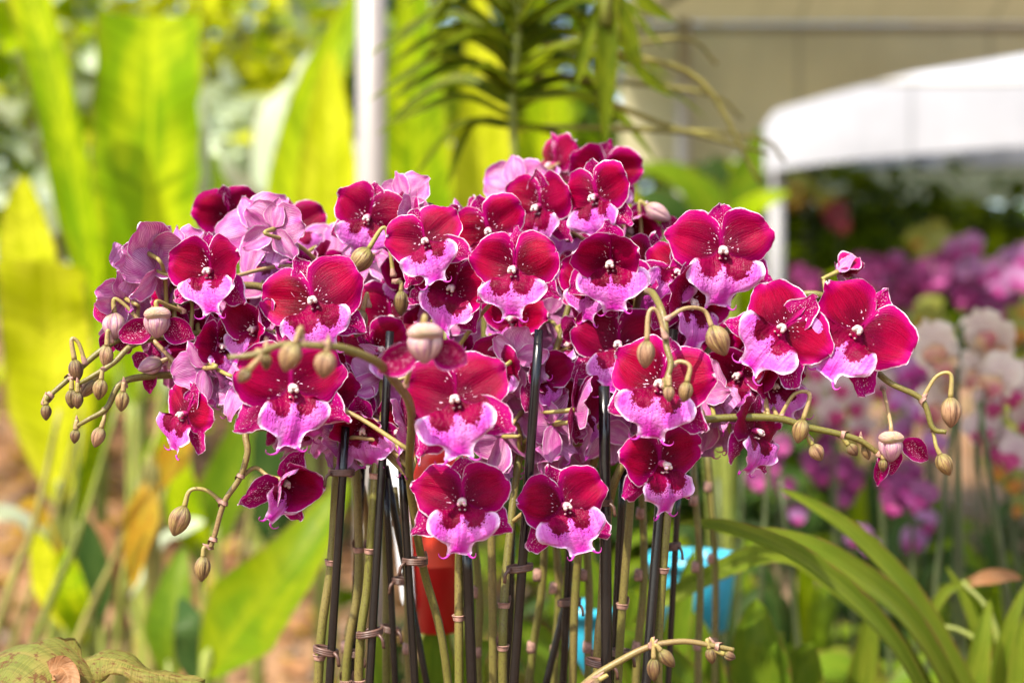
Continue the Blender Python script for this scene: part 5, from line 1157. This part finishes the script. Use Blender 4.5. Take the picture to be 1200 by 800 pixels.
for (lab, px, d, w) in (('slender grey brown tree trunk above the broad banana leaf', 265, 8.0, .085), ('pale tree trunk far behind the white pole', 335, 9.0, .06), ('brown trunk in the sunlit shrubs by the edge', 95, 9.5, .07), ('dark trunk behind the hanging orchid leaves', 690, 9.0, .07)):
    rr = random.Random(lab); x = (px-600)/FPX*d; g0 = float(ground_z(np.array(x), np.array(d)))
    r = empty('tree', (x, d, g0), lab, 'tree', 'trees at the back')
    mb = MB(); tube(mb, catmull([(x, d, g0-.1), (x+.05, d, g0+1.5), (x-.03, d, g0+3.2), (x+.1, d, g0+5)], 6), [w*1.2, w, w*.8, w*.5], 10)
    for k in range(5):
        a = rr.uniform(0, 6.28); z1 = g0+rr.uniform(3, 4.6); tube(mb, catmull([(x, d, z1), (x+math.cos(a)*.7, d+math.sin(a)*.7, z1+.5), (x+math.cos(a)*1.3, d+math.sin(a)*1.3, z1+.8)], 4), [w*.4, w*.1], 6)
    mb.obj('trunk', M['bark'], r)
    mb = MB(); crown(mb, (x, d, g0+5.0), (1.8, 1.8, 1.1), 1500, .22, rr, 3); mb.obj('crown', [M[m] for m in LG], r)
# far mass of foliage closing the view
rr = random.Random(3); mb = MB()
for k in range(26):
    x = -14+k*1.25; crown(mb, (x, 16+rr.uniform(-2, 2), 1.4+rr.uniform(0, .8)), (1.5, 1.2, 1.7), 330, .34, rr, 3)
tag(mb.obj('far_foliage', [M['leaf_lime'], M['leaf_pale'], M['leaf_yellow']]), 'far mass of sunlit green and yellow foliage closing the view', 'foliage', kind='stuff')
rr = random.Random(4); mb = MB()
for k in range(330):
    x = rr.uniform(-4, 1.5); y = rr.uniform(3, 8); g0 = float(ground_z(np.array(x), np.array(y)))
    if rr.random() < .75 and abs(x+1.2) < 1.0: continue
    for q in range(4):
        a = rr.uniform(0, 6.28); L = rr.uniform(.08, .25); ca, sa = math.cos(a), math.sin(a)
        mb.add([(x-.012*sa, y+.012*ca, g0), (x+.012*sa, y-.012*ca, g0), (x+ca*L*.5+.016*sa, y+sa*L*.5-.016*ca, g0+L), (x+ca*L*.5-.016*sa, y+sa*L*.5+.016*ca, g0+L), (x+ca*L, y+sa*L, g0+L*1.1)], [(0, 1, 2, 3), (3, 2, 4)], None, None, rr.randrange(3))
tag(mb.obj('ground_cover', [M['leaf_green'], M['leaf_lime'], M['leaf_brown']]), 'low weeds and dry blades scattered over the mulch slope', 'ground cover', kind='stuff')

rr = random.Random(9); mb = MB()
for k in range(2600):
    y = rr.uniform(3, 8.5); x = rr.uniform(-.42, .02)*y+rr.uniform(-.2, .2); g0 = float(ground_z(np.array(x), np.array(y)))+.012
    s_ = rr.uniform(.04, .13); e = Euler((rr.uniform(-.6, .6), rr.uniform(-.6, .6), rr.uniform(0, 6.28))).to_matrix(); w = s_*rr.uniform(.15, .4)
    v = [Vector((x, y, g0+.02))+e @ Vector(q) for q in ((0, 0, 0), (w, s_*.45, w*.6), (0, s_, 0), (-w, s_*.45, w*.6), (0, s_*.5, 0))]
    mb.add(v, [(0, 1, 4), (1, 2, 4), (2, 3, 4), (3, 0, 4)], None, [(0, 0), (1, .5), (0, 1), (-1, .5), (0, .5)], rr.randrange(3))
tag(mb.obj('leaf_litter', [M['leaf_brown'], M['leaf_orange'], M['bark']]), 'dry brown and orange leaf litter strewn over the mulch slope', 'leaf litter', kind='stuff')

# ------------------------------------------------------------------ light, sky, camera
SUN_AZ = R(-143)     # measured from +Y towards +X
SUN_EL = R(52)
sd = Vector((math.sin(SUN_AZ)*math.cos(SUN_EL), math.cos(SUN_AZ)*math.cos(SUN_EL), math.sin(SUN_EL)))
sl = bpy.data.lights.new('sun', 'SUN'); sl.energy = 3.3; sl.angle = R(.9); sl.color = (1, .92, .79)
so = bpy.data.objects.new('sun', sl); COL.objects.link(so); so.rotation_euler = (-sd).to_track_quat('-Z', 'Y').to_euler(); so.location = sd*20
wd = bpy.data.worlds.new('World'); scene.world = wd; wd.use_nodes = True
nt = wd.node_tree; nt.nodes.clear()
sky = nt.nodes.new('ShaderNodeTexSky'); sky.sky_type = 'NISHITA'; sky.sun_disc = False; sky.sun_elevation = SUN_EL; sky.sun_rotation = SUN_AZ; sky.air_density = 1.0; sky.dust_density = 2.5
bg = nt.nodes.new('ShaderNodeBackground'); bg.inputs[1].default_value = .15
wo = nt.nodes.new('ShaderNodeOutputWorld'); nt.links.new(sky.outputs[0], bg.inputs[0]); nt.links.new(bg.outputs[0], wo.inputs[0])

cam = bpy.data.cameras.new('camera'); cam.lens = 50; cam.sensor_width = 36; cam.clip_start = .05; cam.clip_end = 500
cam.dof.use_dof = True; cam.dof.focus_distance = .975; cam.dof.aperture_fstop = 3.5; cam.dof.aperture_blades = 0
co = bpy.data.objects.new('camera', cam); COL.objects.link(co); co.location = (0, 0, CAMZ); co.rotation_euler = (R(90), 0, 0); scene.camera = co

scene.render.engine = 'CYCLES'
cy = scene.cycles
cy.use_denoising = True
try: cy.denoiser = 'OPENIMAGEDENOISE'
except Exception: pass
cy.max_bounces = 8; cy.diffuse_bounces = 4; cy.glossy_bounces = 3; cy.transmission_bounces = 6; cy.transparent_max_bounces = 6
cy.sample_clamp_indirect = 6.0; cy.use_adaptive_sampling = True; cy.adaptive_threshold = .015
cy.caustics_reflective = False; cy.caustics_refractive = False
vs = scene.view_settings
vs.view_transform = 'Standard'; vs.look = 'None'; vs.exposure = 1.45; vs.gamma = 1.0; vs.use_curve_mapping = False
